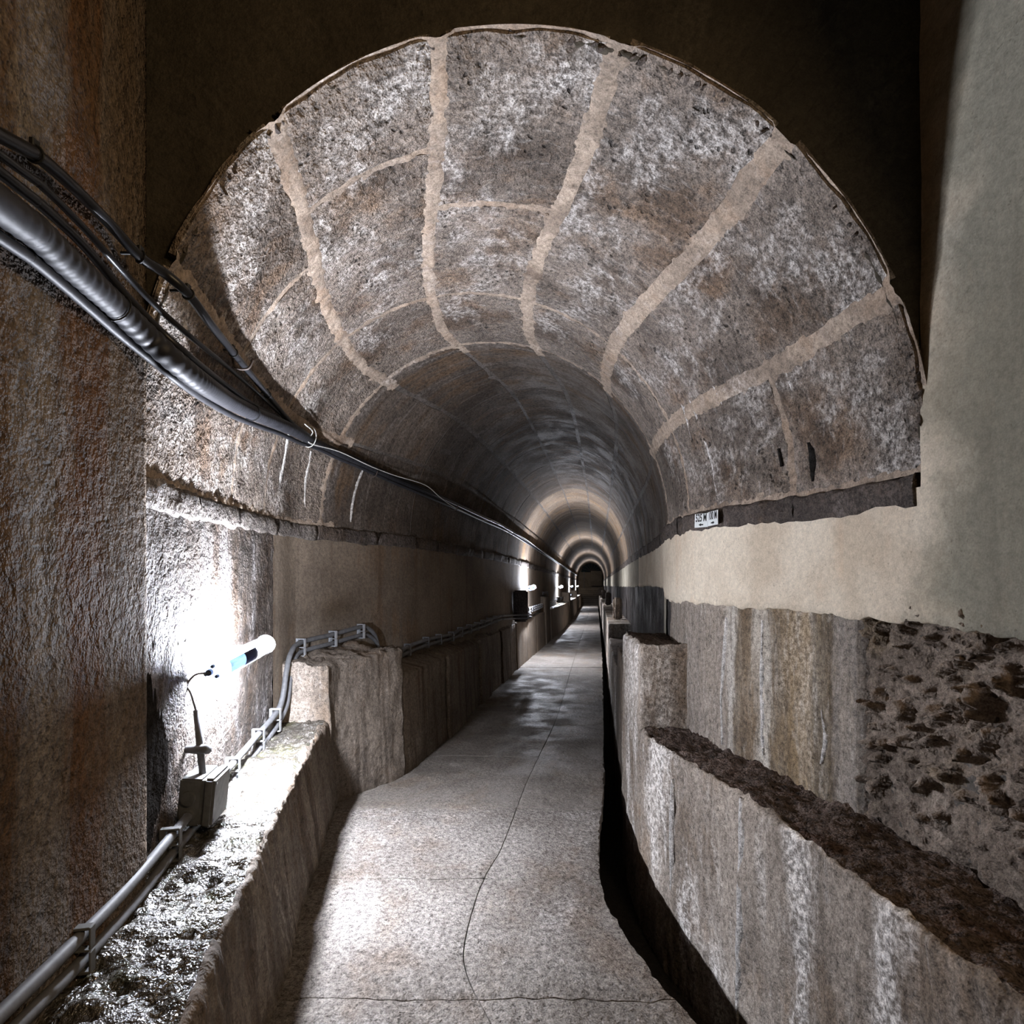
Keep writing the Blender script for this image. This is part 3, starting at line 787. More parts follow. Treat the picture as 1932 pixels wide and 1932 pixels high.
# ------------------------------------------------------------------ ledges and blocks along both walls
def ledge_piece(name, y0, y1, side, fin, fout, top_in, top_out, bottom, foot, mat_top, mat_front, parent, dy=.03, amp_t=.02, amp_f=.012, sd=0, rnd=.02, dx=.02, capmat=None):
    """one masonry piece whose section is swept along the wall: top (own material), front face and both ends"""
    k = 1 if side < 0 else -1
    rw = []
    ys = frange(y0, y1, dy)
    nt0 = nf = 0
    for y in ys:
        xi, xo = fin(y), fout(y)
        zi, zo = EYE+top_in(y), EYE+top_out(y)
        w = abs(xo-xi)
        n = max(3, int(.33/dx))
        chip = max(0, noise.noise(Vector((y*4.3+sd, 2, 1)))-.15)*.05 + .008*noise.noise(Vector((y*19, sd, 4)))
        row = []
        for q in range(n+1):
            u = q/n
            x = xi + (xo-k*(rnd+chip)-xi)*u
            row.append(Vector((x, y, zi+(zo-zi)*u)))
        nt0 = len(row)-1
        c0 = Vector((xo-k*(rnd+chip), y, zo)); c1 = Vector((xo, y, zo-rnd-chip))
        for q in (1, 2, 3):
            a = q/3*math.pi/2
            row.append(Vector((c0.x + k*(rnd+chip)*math.sin(a), y, c1.z + (rnd+chip)*math.cos(a))))
        h = row[-1].z-bottom
        nf_ = max(3, int((EYE-.95)/max(dx, .025)))
        for q in range(1, nf_+1):
            u = q/nf_
            row.append(Vector((xo + k*foot*u, y, row[nt0+3].z*(1-u)+bottom*u)))
        rw.append(row)
    def dsp(v, i, j):
        if j <= nt0:
            return (1 if side > 0 else -1)*-(fbm(Vector((v.x*5+sd, v.y*5, v.z)), .8, 2.1, 4)*amp_t + fbm(Vector((v.x*18+sd, v.y*26, v.z)), .8, 2.1, 4)*amp_t*.8)
        return (1 if side > 0 else -1)*-(fbm(Vector((v.x*2.2+sd, v.y*3, v.z*1.4)), .8, 2.1, 4)*amp_f + fbm(Vector((v.x*14, v.y*16, v.z*8)), .7, 2.1, 4)*amp_f*.7)
    # ends
    me = grid_mesh(name, rw, dsp)
    o = mesh_obj(name, me, mat_top, parent)
    me.materials.append(mat_front); me.materials.append(capmat or mat_front)
    nc = len(rw[0])
    idx = []
    for f in range(len(me.polygons)):
        idx.append(0 if (f % (nc-1)) < nt0 else 1)
    me.polygons.foreach_set('material_index', idx)
    bm = bmesh.new(); bm.from_mesh(me)
    bvs = list(bm.verts)
    uvl = bm.loops.layers.uv.active
    for r_ in (0, len(rw)-1):
        xi, y = rw[r_][0].x, rw[r_][0].y
        ring = [bvs[r_*nc+j] for j in range(nc)]
        # end face as strips: front face columns run to the inner side
        cols = []
        zt = ring[0].co.z
        nfr = nc-nt0-1
        prev = None
        for j in range(nt0, nc):
            v = ring[j]
            if prev is None:
                inner = [ring[q] for q in range(nt0+1)]
            else:
                inner = []
                for q in range(nt0):
                    xq = xi + (v.co.x-xi)*q/nt0
                    w = bm.verts.new(Vector((xq, v.co.y, v.co.z)))
                    dv = fbm(Vector((w.co.x*8+sd, y*3, w.co.z*8)), .8, 2.1, 4)*.012
                    if q > 0: w.co.y += dv
                    inner.append(w)
                inner.append(v)
            if prev:
                for q in range(nt0):
                    try:
                        f = bm.faces.new((prev[q], prev[q+1], inner[q+1], inner[q]))
                        f.material_index = 2; f.smooth = True
                        for lp in f.loops: lp[uvl].uv = (lp.vert.co.x, lp.vert.co.z)
                    except ValueError: pass
            prev = inner
    bmesh.ops.recalc_face_normals(bm, faces=list(bm.faces))
    bm.to_mesh(me); bm.free()
    return o

FT = lambda c: (lambda y: c)
inL = lambda y: XL(y)-.02
inR = lambda y: XR(y)+.03
# left: near wet ledge
t = thing('wet_ledge', 'long wet concrete ledge gleaming under the nearest tube lamp', 'ledge', (-1.1, 2.2, 0))
for a, bb in ((.45, 3.76),):
    ledge_piece('ledge_slab', a, bb, -1, inL, OL, interp([(.4, -1.045), (1.0, -1.035), (2, -1.005), (3, -.968), (3.77, -.94)]), interp([(.4, -1.03), (1.6, -.998), (3.43, -.93), (3.77, -.922)]), -.06, .075, M['wet'], M['ledge_left'], t, dy=.013, dx=.013, amp_t=.024, amp_f=.014, sd=2)
ledge_piece('ledge_slab', -3.1, .45, -1, inL, OL, FT(-1.045), FT(-1.03), -.06, .075, M['wet'], M['ledge_left'], t, dy=.2, dx=.08, sd=3)
# left: raised block past the lamp
t = thing('raised_block', 'tall stained concrete block stepping up from the wet ledge, pipes above it', 'block', (-1.1, 4.1, 0))
topin = interp([(3.7, -.535), (4.1, -.48), (4.45, -.445)])
topout = interp([(3.7, -.545), (4.45, -.50)])
ledge_piece('block_body', 3.765, 4.42, -1, inL, OL, topin, topout, -.06, .03, M['ledge_left'], M['ledge_left'], t, dy=.02, dx=.02, amp_t=.03, amp_f=.018, sd=7, rnd=.025, capmat=M['ledge_front'])
# left: far ledges with stepped slabs
t = thing('stepped_ledge', 'dark concrete ledge of upright slabs between raised block and second lamp', 'ledge', (-.7, 6.5, 0))
y = 4.43
hh = [-.70, -.69, -.71, -.68, -.70, -.69, -.68, -.69]
i = 0
while y < 9.9:
    L = [1.05, .72, .85, .62, .9, .8, 1.0][i % 7]
    j = .03*((i % 2)-.5)
    ledge_piece('ledge_slab', y+.006, min(y+L, 9.95)-.006, -1, inL, (lambda j: (lambda yy: OL(yy)+j))(j), FT(hh[i]+.06), FT(hh[i]), -.06, .03, M['ledge_left'], M['ledge_left'], t, dy=.05, dx=.05, amp_t=.014, amp_f=.012, sd=i*5.1, rnd=.02)
    y += L; i += 1
t = thing('lamp_ledge', 'brightly lit ledge below the second tube lamp', 'ledge', (.3, 12, 0))
for a, bb in ((9.96, 11.2), (11.21, 12.6), (12.61, 14.15)):
    ledge_piece('ledge_slab', a, bb, -1, inL, OL, FT(-.64), FT(-.67), -.06, .03, M['wet'], M['wall_left_far'], t, dy=.1, dx=.06, amp_t=.012, amp_f=.008, sd=a)
far_names = [(14.16, 15.3, -.27, 'squat dark block stepping up beyond the ledge of the second lamp', 'raised_block'),
             (15.31, 23.0, -.64, 'ledge below the third tube lamp far along left wall', 'lamp_ledge'),
             (23.01, 24.2, -.27, 'distant raised block on the left between third and fourth lamps', 'raised_block'),
             (24.21, 32.0, -.64, 'ledge below the fourth tube lamp near the tunnel end', 'lamp_ledge'),
             (32.01, 33.2, -.27, 'farthest raised block on the left, between fourth and fifth lamps', 'raised_block'),
             (33.21, 44.3, -.64, 'last stretch of left ledge below the fifth tube lamp', 'lamp_ledge')]
for a, bb, h, lab, nm in far_names:
    t = thing(nm, lab, 'block' if nm == 'raised_block' else 'ledge', (XL(a), a, 0))
    ledge_piece('block_body' if nm == 'raised_block' else 'ledge_slab', a, bb, -1, inL, OL, FT(h), FT(h-.02), -.06, .03, M['ledge_left'] if h > -.5 else M['wet'], M['wall_left_far'], t, dy=.4, dx=.08, amp_t=.01, amp_f=.006, sd=a)
# right: near ledge
t = thing('crusted_ledge', 'long pale stained concrete ledge with dark crusted top below the rubble wall', 'ledge', (1.2, 2, 0))
ledge_piece('ledge_slab', .5, 3.50, 1, inR, OR, FT(-.895), FT(-.905), -.66, .0, M['ledge_top'], M['ledge_front'], t, dy=.014, dx=.016, amp_t=.022, amp_f=.016, sd=31, rnd=.018)
ledge_piece('ledge_slab', -3.1, .49, 1, inR, OR, FT(-.895), FT(-.905), -.66, .0, M['ledge_top'], M['ledge_front'], t, dy=.2, dx=.08, sd=32)
# right: squared stone block
t = thing('stone_block', 'squared weathered stone block standing at the end of the crusted ledge', 'block', (1, 3.9, 0))
ledge_piece('block_body', 3.51, 4.42, 1, inR, OR, FT(-.385), FT(-.37), -.66, .0, M['ledge_top'], M['ledge_front'], t, dy=.025, dx=.025, amp_t=.014, amp_f=.012, sd=41, rnd=.035)
t = thing('low_ledge', 'low shadowed ledge hidden behind the squared stone block', 'ledge', (1.5, 6.5, 0))
ledge_piece('ledge_slab', 4.43, 5.75, 1, inR, lambda y: OR(y)+.0, FT(-.60), FT(-.62), -.66, .0, M['ledge_left'], M['ledge_left'], t, dy=.1, dx=.06, sd=45)
ledge_piece('ledge_slab', 5.76, 9.5, 1, inR, OR, FT(-.88), FT(-.90), -.66, .0, M['ledge_left'], M['ledge_front'], t, dy=.1, dx=.06, sd=46)
right_far = [(9.51, 15.0, -.655, 'right-hand ledge that carries the nearest upright stone'), (15.01, 24, -.66, 'right-hand ledge that carries the second upright stone'), (24.01, 44.3, -.66, 'farthest right-hand ledge running to the tunnel end')]
for a, bb, h, lab in right_far:
    t = thing('side_ledge', lab, 'ledge', (XR(a), a, 0))
    ledge_piece('ledge_slab', a, bb, 1, inR, OR, FT(h), FT(h-.01), -.66, .0, M['ledge_front'], M['ledge_front'], t, dy=.2, dx=.06, amp_t=.012, amp_f=.01, sd=a)

def upright(name, label, cat, c, size, mat, rough=.012, rot=0, group=None):
    bm = bmesh.new()
    box(bm, Vector((0, 0, size[2]/2)), size)
    bmesh.ops.bevel(bm, geom=list(bm.edges), offset=min(size)*.16, segments=2, affect='EDGES')
    bmesh.ops.subdivide_edges(bm, edges=list(bm.edges), cuts=3, use_grid_fill=True)
    for v in bm.verts:
        v.co += noise.noise_vector(v.co*7+Vector(c))*rough
    o = bm_obj(name, bm, mat, None, smooth=True)
    o.location = c; o.rotation_euler = (0, 0, rot)
    return tag(o, label, cat, group)
upright('upright_stone', 'nearest upright stone on the right ledge, its left edge brightly lit', 'stone', (XR(10.9)-.17, 10.9, EYE-.66), (.17, .22, .42), M['rubble'], .016, -.15)
upright('upright_stone', 'second upright stone on the right, black against the lit wall', 'stone', (XR(19.2)-.17, 19.2, EYE-.67), (.19, .25, .44), M['course'], .012, -.15)
upright('upright_stone', 'third upright stone far off on the right ledge', 'stone', (XR(28.5)-.18, 28.5, EYE-.67), (.22, .25, .44), M['course'], .012, -.15)
upright('upright_stone', 'farthest upright stone, a pale block near the tunnel end', 'stone', (XR(37)-.3, 37, EYE-.67), (.3, .25, .5), M['rubble'], .012, -.15)
upright('upright_slab', 'dark upright slab against the left wall just before the second lamp', 'stone', (XL(9.75)+.135, 9.75, EYE-.63), (.25, .16, .55), M['course'], .008, -.15)

run(wr, [(1402, 1505), (1400, 1600), (1396, 1740), (1394, 1935)], .030, M['calcite'], lift=.014, ledge=True)
run(wr, [(1272, 1470), (1268, 1560), (1270, 1680)], .018, M['calcite'], lift=.014, ledge=True)
# ------------------------------------------------------------------ far end: stairs, wall, fan window
we = structure('wall_end')
YE = 50.0
xc = .151*YE - .43
mesh_obj('end_render', grid_mesh('end_render', [[Vector((x, YE, z)) for z in frange(-.2, 4.4, .3)] for x in frange(xc-2.6, xc+2.6, .4)]), M['end'], we)
for sx in (-2.2, 2.2):
    mesh_obj('end_side', grid_mesh('end_side', [[Vector((xc+sx+.151*(y-YE), y, z)) for z in frange(-.2, 4.4, .5)] for y in frange(END, YE, .6)]), M['end'], we)
mesh_obj('end_top', grid_mesh('end_top', [[Vector((x, y, 4.0)) for x in frange(xc-3, xc+2.5, .5)] for y in frange(END, YE, .6)]), M['end'], we)
bm = bmesh.new(); box(bm, Vector((xc+.45, YE-.09, 2.15)), (1.0, .16, 1.35)); bm_obj('pier', bm, M['end'], we, bevel=.02)
bm = bmesh.new(); box(bm, Vector((xc-.65, YE-.05, 2.0)), (.06, .06, 1.5)); bm_obj('post', bm, M['pvc'], we)
wd = structure('window_1')
bm = bmesh.new()
R0 = .98
cc = Vector((xc+.05, YE-.05, 2.72))
pts = [cc + Vector((R0*math.cos(a), 0, R0*math.sin(a)*.9)) for a in [math.pi*q/24 for q in range(25)]]
vs = [bm.verts.new(p) for p in pts]; vs2 = [bm.verts.new(p+Vector((0, .04, 0))) for p in pts]
bm.faces.new(vs); bm.faces.new(vs2[::-1])
for q in range(24): bm.faces.new((vs[q], vs[q+1], vs2[q+1], vs2[q]))
bm_obj('pane', bm, M['glassdark'], wd)
for q in range(1, 8):
    a = math.pi*q/8
    bm = bmesh.new(); tube_bm(bm, [cc+Vector((0, -.02, .05)), cc+Vector((R0*.97*math.cos(a), -.02, R0*.87*math.sin(a)))], .018, 6)
    bm_obj('bar', bm, M['iron'], wd)
bm = bmesh.new(); tube_bm(bm, [cc+Vector((R0*math.cos(math.pi*q/24), -.02, R0*.9*math.sin(math.pi*q/24))) for q in range(25)], .03, 6); bm_obj('window_frame', bm, M['iron'], wd)
st = thing('stair_flight', 'dim stone steps rising beyond the far tunnel mouth', 'stairs', (xc-.5, 46, 0))
for q in range(9):
    bm = bmesh.new()
    y = 45.0+q*.42
    box(bm, Vector((.151*y-.45, y+.3, .07+q*.15-.07)), (3.6, .6, .16))
    bm_obj('step', bm, M['end'], st, bevel=.012)

# ------------------------------------------------------------------ tube lamps
def lamp(p0, p1, label, box_part=False):
    d = (p1-p0); L = d.length; d.normalize()
    t = thing('tube_lamp', label, 'lamp', p0, 'tube lamps along the left wall')
    s, u = frame_of(d)
    R = .047
    bm = bmesh.new(); lathe_bm(bm, [(.055, R), (L-.03, R), (L-.008, R*.86), (L, R*.5)], p0, d, 28)
    h = bm_obj('housing', bm, M['clear'], t, smooth=True)
    bm = bmesh.new(); lathe_bm(bm, [(0, .036), (.006, .040), (.028, .041), (.029, .049), (.052, .052), (.062, .052), (.066, .047), (.075, .047)], p0, d, 28)
    c = bm_obj('end_cap', bm, M['capp'], t, smooth=False)
    for a in (80, 200, 320):
        q = p0 + s*math.cos(math.radians(a))*.026 + u*math.sin(math.radians(a))*.026
        bm = bmesh.new(); lathe_bm(bm, [(-.012, .007), (.002, .007)], q, d, 10)
        bm_obj('screw', bm, M['screw'], c)
    bm = bmesh.new(); lathe_bm(bm, [(-.016, .013), (.0, .014)], p0 - s*.01, d, 14); bm_obj('cable_gland', bm, M['screw'], c)
    bm = bmesh.new(); lathe_bm(bm, [(0, .05), (.012, .051), (.02, .049)], p0+d*(L-.055), d, 28); bm_obj('clamp_ring', bm, M['clear'], t, smooth=True)
    # gear tray on the room side in the near half, with its dark sticker
    side = Vector((1, 0, 0)) - d*d.x; side.normalize()
    upv = d.cross(side).normalized()
    if upv.z < 0: upv = -upv
    def strip(name, a, b_, mat, w, off, parent):
        rws = []
        for q in range(9):
            an = math.radians(-44+88*q/8)
            o_ = side*math.cos(an)*w + upv*math.sin(an)*w
            rws.append([p0+d*a+o_*off, p0+d*b_+o_*off])
        bm = bmesh.new()
        g = [[bm.verts.new(v) for v in r] for r in rws]
        for q in range(8): bm.faces.new((g[q][0], g[q][1], g[q+1][1], g[q+1][0]))
        bmesh.ops.solidify(bm, geom=list(bm.faces), thickness=.0012)
        return bm_obj(name, bm, mat, parent, smooth=True)
    tr_ = strip('gear_tray', .075, L*.60, M['ballast'], .043, .98, t)
    strip('sticker', L*.38, L*.60, M['sticker'], .0445, 1.0, tr_)
    # the glowing tube
    a0 = p0 + d*.05 - side*.012; a1 = p0 + d*(L-.03) - side*.004
    bm = bmesh.new(); tube_bm(bm, [a0, a0.lerp(a1, .5), a1], .013, 14)
    bm_obj('fluorescent_tube', bm, M['tube'], t, smooth=True)
    # wall brackets
    for f in (.2, .85):
        q = p0 + d*L*f
        xw = XL(q.y)
        bm = bmesh.new(); box(bm, Vector((.5*(q.x-R+xw), q.y, q.z)), (abs(q.x-R-xw)+.01, .03, .014)); bm_obj('wall_bracket', bm, M['pvc_light'], t)
    return t
LP0, LP1 = P(401, 1268, 2.36), P(506, 1213, 2.98)
lamp(LP0, LP1, 'nearest glowing tube lamp, angled on the stained left wall above wet ledge')
for Z, lab in ((11.1, 'second glowing tube lamp along the left wall, just past the upright slab'), (20.2, 'third glowing tube lamp down the left wall'), (29.5, 'fourth tube lamp, a small glow far along the left wall'), (39.0, 'fifth and farthest tube lamp at the end of the left wall')):
    x = XL(Z)+.10
    lamp(Vector((x, Z-.30, EYE-.05)), Vector((x+.10, Z+.33, EYE-.03)), lab)

# ------------------------------------------------------------------ junction boxes, riser, conduits, clips
def jbox(c, size, yaw, lean, label):
    t = thing('junction_box', label, 'box', c)
    R = Matrix.Rotation(yaw, 4, 'Z') @ Matrix.Rotation(lean, 4, 'Y')
    def part(name, off, s, bev, mat, parent):
        bm = bmesh.new(); box(bm, Vector((0, 0, 0)), s)
        bmesh.ops.bevel(bm, geom=list(bm.edges), offset=bev, segments=2, affect='EDGES')
        bmesh.ops.transform(bm, matrix=Matrix.Translation(c) @ R @ Matrix.Translation(off), verts=bm.verts)
        return bm_obj(name, bm, mat, parent)
    dx, dy, dz = size
    part('box_body', (-.17*dx, 0, 0), (dx*.66, dy*.96, dz*.96), .006, M['box'], t)
    lid = part('box_lid', (.34*dx, 0, 0), (dx*.34, dy, dz), .010, M['box'], t)
    for a in (-1, 1):
        for bb in (-1, 1):
            bm = bmesh.new(); lathe_bm(bm, [(0, .007), (.003, .006)], Vector((0, 0, 0)), Vector((1, 0, 0)), 8)
            bmesh.ops.transform(bm, matrix=Matrix.Translation(c) @ R @ Matrix.Translation((.5*dx, a*dy*.38, bb*dz*.38)), verts=bm.verts)
            bm_obj('lid_screw', bm, M['screw'], lid)
    for hgt in (.018, -.052):
        bm = bmesh.new(); lathe_bm(bm, [(-.012, .026), (.006, .028)], Vector((0, 0, 0)), Vector((0, 1, 0)), 16)
        bmesh.ops.transform(bm, matrix=Matrix.Translation(c) @ R @ Matrix.Translation((-.2*dx, -dy*.48, hgt)), verts=bm.verts)
        bm_obj('pipe_socket', bm, M['box'], t)
    return t
zb = 2.29
BX = Vector((XL(zb)+.085, zb, EYE-.86))
yawL = math.atan2(-.165, 1)*-1
jbox(BX, (.13, .19, .195), yawL, math.radians(5), 'square grey junction box on the pipes below the nearest lamp')
for Z, lab in ((10.55, 'small junction box on the pipes below the second lamp'), (19.7, 'junction box under the third lamp'), ):
    jbox(Vector((XL(Z)+.09, Z, EYE-.50)), (.13, .19, .2), -.19, 0, lab)

# riser pipe with its T-shaped saddle and the lamp lead
t = thing('riser_pipe', 'short upright grey pipe rising from the junction box toward the lamp', 'pipe', P(382, 1462, zb-.02))
rb, rt = P(383, 1468, zb-.02), P(371, 1340, zb+.03)
bm = bmesh.new(); tube_bm(bm, [rb, rb.lerp(rt, .5), rt], .0135, 14); bm_obj('riser_tube', bm, M['pvc'], t, smooth=True)
m_ = rb.lerp(rt, .42)
bm = bmesh.new(); lathe_bm(bm, [(-.085, .013), (.0, .021), (.04, .019)], m_, Vector((1, -.25, .08)), 14); bm_obj('pipe_saddle', bm, M['pvc'], t, smooth=True)
lead = [rt-(rt-rb)*.05, P(360, 1308, 2.33), P(353, 1296, 2.34), P(358, 1283, 2.34), P(372, 1272, 2.345), LP0 - (LP1-LP0).normalized()*.012]
bm = bmesh.new(); tube_bm(bm, catmull(lead, 6), .0045, 8)
tag(bm_obj('lamp_lead', bm, M['pvc'], None, smooth=True), 'thin kinked cable from riser pipe to the nearest lamp', 'cable')

# two grey conduits along the left wall
up_near = [(0, 1915), (149, 1770), (242, 1673), (329, 1571), (380, 1510)]
lo_near = [(40, 1928), (155, 1813), (258, 1698), (332, 1602), (386, 1539)]
up_mid = [(425, 1455), (440, 1440), (487, 1386), (520, 1347), (533, 1318), (540, 1270), (549, 1232), (568, 1212), (628, 1197), (680, 1183), (697, 1187), (708, 1200), (716, 1225), (735, 1240), (755, 1229), (772, 1219), (805, 1207), (826, 1202), (854, 1196), (870, 1187), (898, 1178.5), (924, 1169), (945, 1162)]
lo_mid = [(437, 1475), (455, 1453), (490, 1412), (521, 1372), (541, 1330), (548, 1280), (556, 1246), (571, 1229), (629, 1213), (682, 1198), (699, 1201), (711, 1213), (720, 1236), (738, 1249), (757, 1238), (774, 1229), (806, 1217), (828, 1211), (855, 1204), (872, 1196), (900, 1186), (925, 1176), (946, 1168)]
def conduit(near, midp, zoff, rr, label):
    t = thing('conduit', label, 'pipe', on_left(*near[0], .06))
    pts = [on_left(px, py, .055, .4) for px, py in near]
    ext = pts[0] + (pts[0]-pts[1])*1.3
    bm = bmesh.new(); tube_bm(bm, catmull([ext]+pts, 5), rr, 14); bm_obj('pipe_length', bm, M['pvc'], t, smooth=True)
    pts = [on_left(px, py, .055, 2.0) for px, py in midp]
    bm = bmesh.new(); tube_bm(bm, catmull(pts, 5), rr, 12); bm_obj('pipe_length', bm, M['pvc'], t, smooth=True)
    z0 = pts[-1]
    tail = [z0, Vector((XL(9.45)+.07, 9.45, EYE-.50-zoff)), Vector((XL(9.6)+.28, 9.62, EYE-.505-zoff)), Vector((XL(9.9)+.29, 9.95, EYE-.505-zoff)), Vector((XL(10.2)+.10, 10.2, EYE-.47-zoff)), Vector((XL(10.46)+.08, 10.46, EYE-.47-zoff))]
    bm = bmesh.new(); tube_bm(bm, catmull(tail, 6), rr, 10); bm_obj('pipe_length', bm, M['pvc'], t, smooth=True)
    bm = bmesh.new(); tube_bm(bm, [Vector((XL(y)+.06, y, EYE-.47-zoff)) for y in frange(10.65, 14.05, .3)], rr, 8); bm_obj('pipe_length', bm, M['pvc'], t, smooth=True)
    bm = bmesh.new(); tube_bm(bm, [Vector((XL(y)+.06, y, EYE-.17-zoff*.7)) for y in frange(14.1, 15.5, .3)]+[Vector((XL(y)+.06, y, EYE-.47-zoff)) for y in frange(15.8, 44, 1.0)], rr, 8); bm_obj('pipe_length', bm, M['pvc'], t, smooth=True)
    # push-fit collars
    for px, py in midp[1:2]+midp[8:9]:
        q = on_left(px+28, py-8 if px > 600 else py-31, .055, 2.0)
    return t
conduit(up_near, up_mid, 0.0, .0175, 'upper of the two grey pipes fixed along the left wall')
conduit(lo_near, lo_mid, .055, .0165, 'lower of the two grey pipes fixed along the left wall')

def clip(pa, pb, dirv, mat, label, group=None, h=None):
    """saddle that holds both pipes: back plate, top lug and two open jaws"""
    c = (pa+pb)*.5
    t = thing('pipe_clip', label, 'clip', c, group)
    d = dirv.normalized(); up = Vector((0, 0, 1))
    s = up.cross(d); s.normalize()       # points away from ... the wall or to it
    if s.x < 0: s = -s
    Rm = Matrix(((s.x, d.x, up.x, 0), (s.y, d.y, up.y, 0), (s.z, d.z, up.z, 0), (0, 0, 0, 1)))
    hh_ = h or (abs(pa.z-pb.z)+.055)
    def bx(name, off, size):
        bm = bmesh.new(); box(bm, Vector((0, 0, 0)), size)
        bmesh.ops.transform(bm, matrix=Matrix.Translation(c) @ Rm @ Matrix.Translation(off), verts=bm.verts)
        return bm_obj(name, bm, mat, t, bevel=.0015)
    bx('back_plate', (-.030, 0, 0), (.018, .026, hh_))
    bx('jaw', (0, 0, hh_/2-.004), (.054, .026, .008))
    bx('jaw', (0, 0, 0), (.052, .026, .006))
    bx('jaw', (0, 0, -hh_/2+.004), (.054, .026, .008))
    bx('front_lip', (.027, 0, hh_*.26), (.005, .026, hh_*.46))
    bx('front_lip', (.027, 0, -hh_*.26), (.005, .026, hh_*.46))
    return t
def at_px(poly, px, z0):
    for a, b_ in zip(poly[:-1], poly[1:]):
        if a[0] <= px <= b_[0]:
            f = (px-a[0])/(b_[0]-a[0]); return on_left(px, a[1]+(b_[1]-a[1])*f, .055, z0)
G = 'clips holding the pair of pipes'
near_clips = [(152, up_near, lo_near, .4, 'box', 'pipe clip nearest the camera, low at the left edge of the ledge'),
              (325, up_near, lo_near, .4, 'box', 'dark pipe clip just in front of the junction box'),
              (441, up_mid, lo_mid, 2.0, 'pvc_light', 'pale pipe clip just behind the junction box'),
              (489, up_mid, lo_mid, 2.0, 'pvc_light', 'pale pipe clip midway between junction box and upward bend'),
              (521, up_mid, lo_mid, 2.0, 'pvc_light', 'white pipe clip at the foot of the upward bend'),
              (569, up_mid, lo_mid, 2.0, 'pvc_light', 'white pipe clip where the pipes level out above the raised block'),
              (629, up_mid, lo_mid, 2.0, 'pvc_light', 'middle white pipe clip above the raised block'),
              (682, up_mid, lo_mid, 2.0, 'pvc_light', 'last white pipe clip above the raised block before pipes dip')]
for px, ua, la, z0, mt_, lab in near_clips:
    a = at_px(ua, px, z0)
    # the lower pipe at the same station
    best = None
    for q in range(-40, 41):
        b_ = at_px(la, px+q*.8, z0)
        if b_ and (best is None or abs(b_.y-a.y) < abs(best.y-a.y)): best = b_
    clip(a, Vector((a.x, a.y, best.z)), Vector((XL(a.y+.1)-XL(a.y-.1), .2, 0)), M[mt_], lab, G)
ords = ['first', 'second', 'third', 'fourth', 'fifth', 'sixth', 'seventh', 'eighth', 'ninth', 'tenth']
for i, px in enumerate([770, 805, 829, 852, 869, 886, 900, 912, 923, 935]):
    a = at_px(up_mid, px, 2.0); b_ = at_px(lo_mid, px+1, 2.0)
    clip(a, Vector((a.x, a.y, b_.z)), Vector((XL(a.y+.1)-XL(a.y-.1), .2, 0)), M['pvc'], ords[i]+' dark pipe clip counted along the pipes from the raised block', G)
for i in range(8):
    y = 10.95+i*.40
    a = Vector((XL(y)+.06, y, EYE-.47)); b_ = Vector((XL(y)+.06, y, EYE-.525))
    clip(a, b_, Vector((.151, 1, 0)), M['pvc_light'], ords[i]+' bright little pipe clip counted from the second lamp onward', G)

# ------------------------------------------------------------------ cables slung along the left side of the vault
bundle = [(600, 838), (640, 857), (680, 874), (745, 904), (802, 928), (854, 951), (908, 976), (963, 1002), (1017, 1037), (1045, 1056), (1071, 1074), (1090, 1086)]
def cable(name, near, r, mat, label, dyb, offb, edge, seg=12, rf=None, n=8, dense=False, wob=0.0):
    t = thing(name, label, 'cable', on_vault(*near[0][:2], .05))
    pts = []
    for px, py in near:
        if px <= edge:
            zw = on_left(px, py, .06+r, .6, 3).y if px < 235 else 9
            pts.append(P(px, py, min(1.22 + (PORTAL-.06-1.22)*(px/edge), zw)))
        else:
            q = on_vault(px, py, .03+r+.028*max(0, 1-(px-edge)/120))
            f = min(1, (px-edge)/90)
            pts.append(P(px, py, min(q.y, PORTAL-.06 + (q.y-PORTAL+.06)*(.35*f*f*(3-2*f)+.65*f))))
    far = []
    for i, (px, py) in enumerate(bundle):
        p = on_vault(px, py, .035+offb)
        p.z += dyb + wob*math.sin(i*2.3)
        p.x += wob*.6*math.cos(i*1.7)
        far.append(p)
    ctl = pts+far
    ext = pts[0] + (pts[0]-pts[1]).normalized()*1.0
    ctl = [ext]+ctl
    bm = bmesh.new()
    tube_bm(bm, catmull(ctl, 40 if dense else n), r, seg, rf=rf)
    bm_obj('sheath', bm, mat, t, smooth=True)
    return t, pts
NEAR = {
 'A': [(0, 255), (65, 290), (130, 345), (200, 415), (265, 485), (310, 515), (355, 555), (400, 615), (440, 665), (505, 745), (555, 803)],
 'B': [(0, 292), (80, 352), (160, 432), (230, 510), (300, 583), (365, 640), (430, 693), (490, 745), (545, 795)],
 'C': [(0, 388), (60, 432), (110, 480), (165, 530), (220, 580), (275, 632), (330, 682), (380, 722), (430, 755), (475, 778), (520, 797), (560, 815)],
 'D': [(0, 448), (55, 485), (110, 530), (170, 582), (225, 630), (285, 678), (340, 722), (390, 757), (440, 785), (490, 805), (530, 819), (565, 835)],
 'E': [(0, 325), (75, 385), (150, 455), (195, 507), (240, 560), (300, 622), (360, 675), (420, 722), (480, 765), (530, 792)],
}
def tie(t, p, q, r, mat, name='cable_tie'):
    d = (q-p).normalized()
    s, u = frame_of(d)
    bm = bmesh.new()
    tube_bm(bm, [p + (s*math.cos(a)+u*math.sin(a))*r for a in [2*math.pi*k_/16 for k_ in range(17)]], .0028, 6)
    bm_obj(name, bm, mat, t)
tA, pA = cable('power_cable', NEAR['A'], .0155, M['cable'], 'uppermost black cable, tied with small black clamps', .02, .01, 345, n=8)
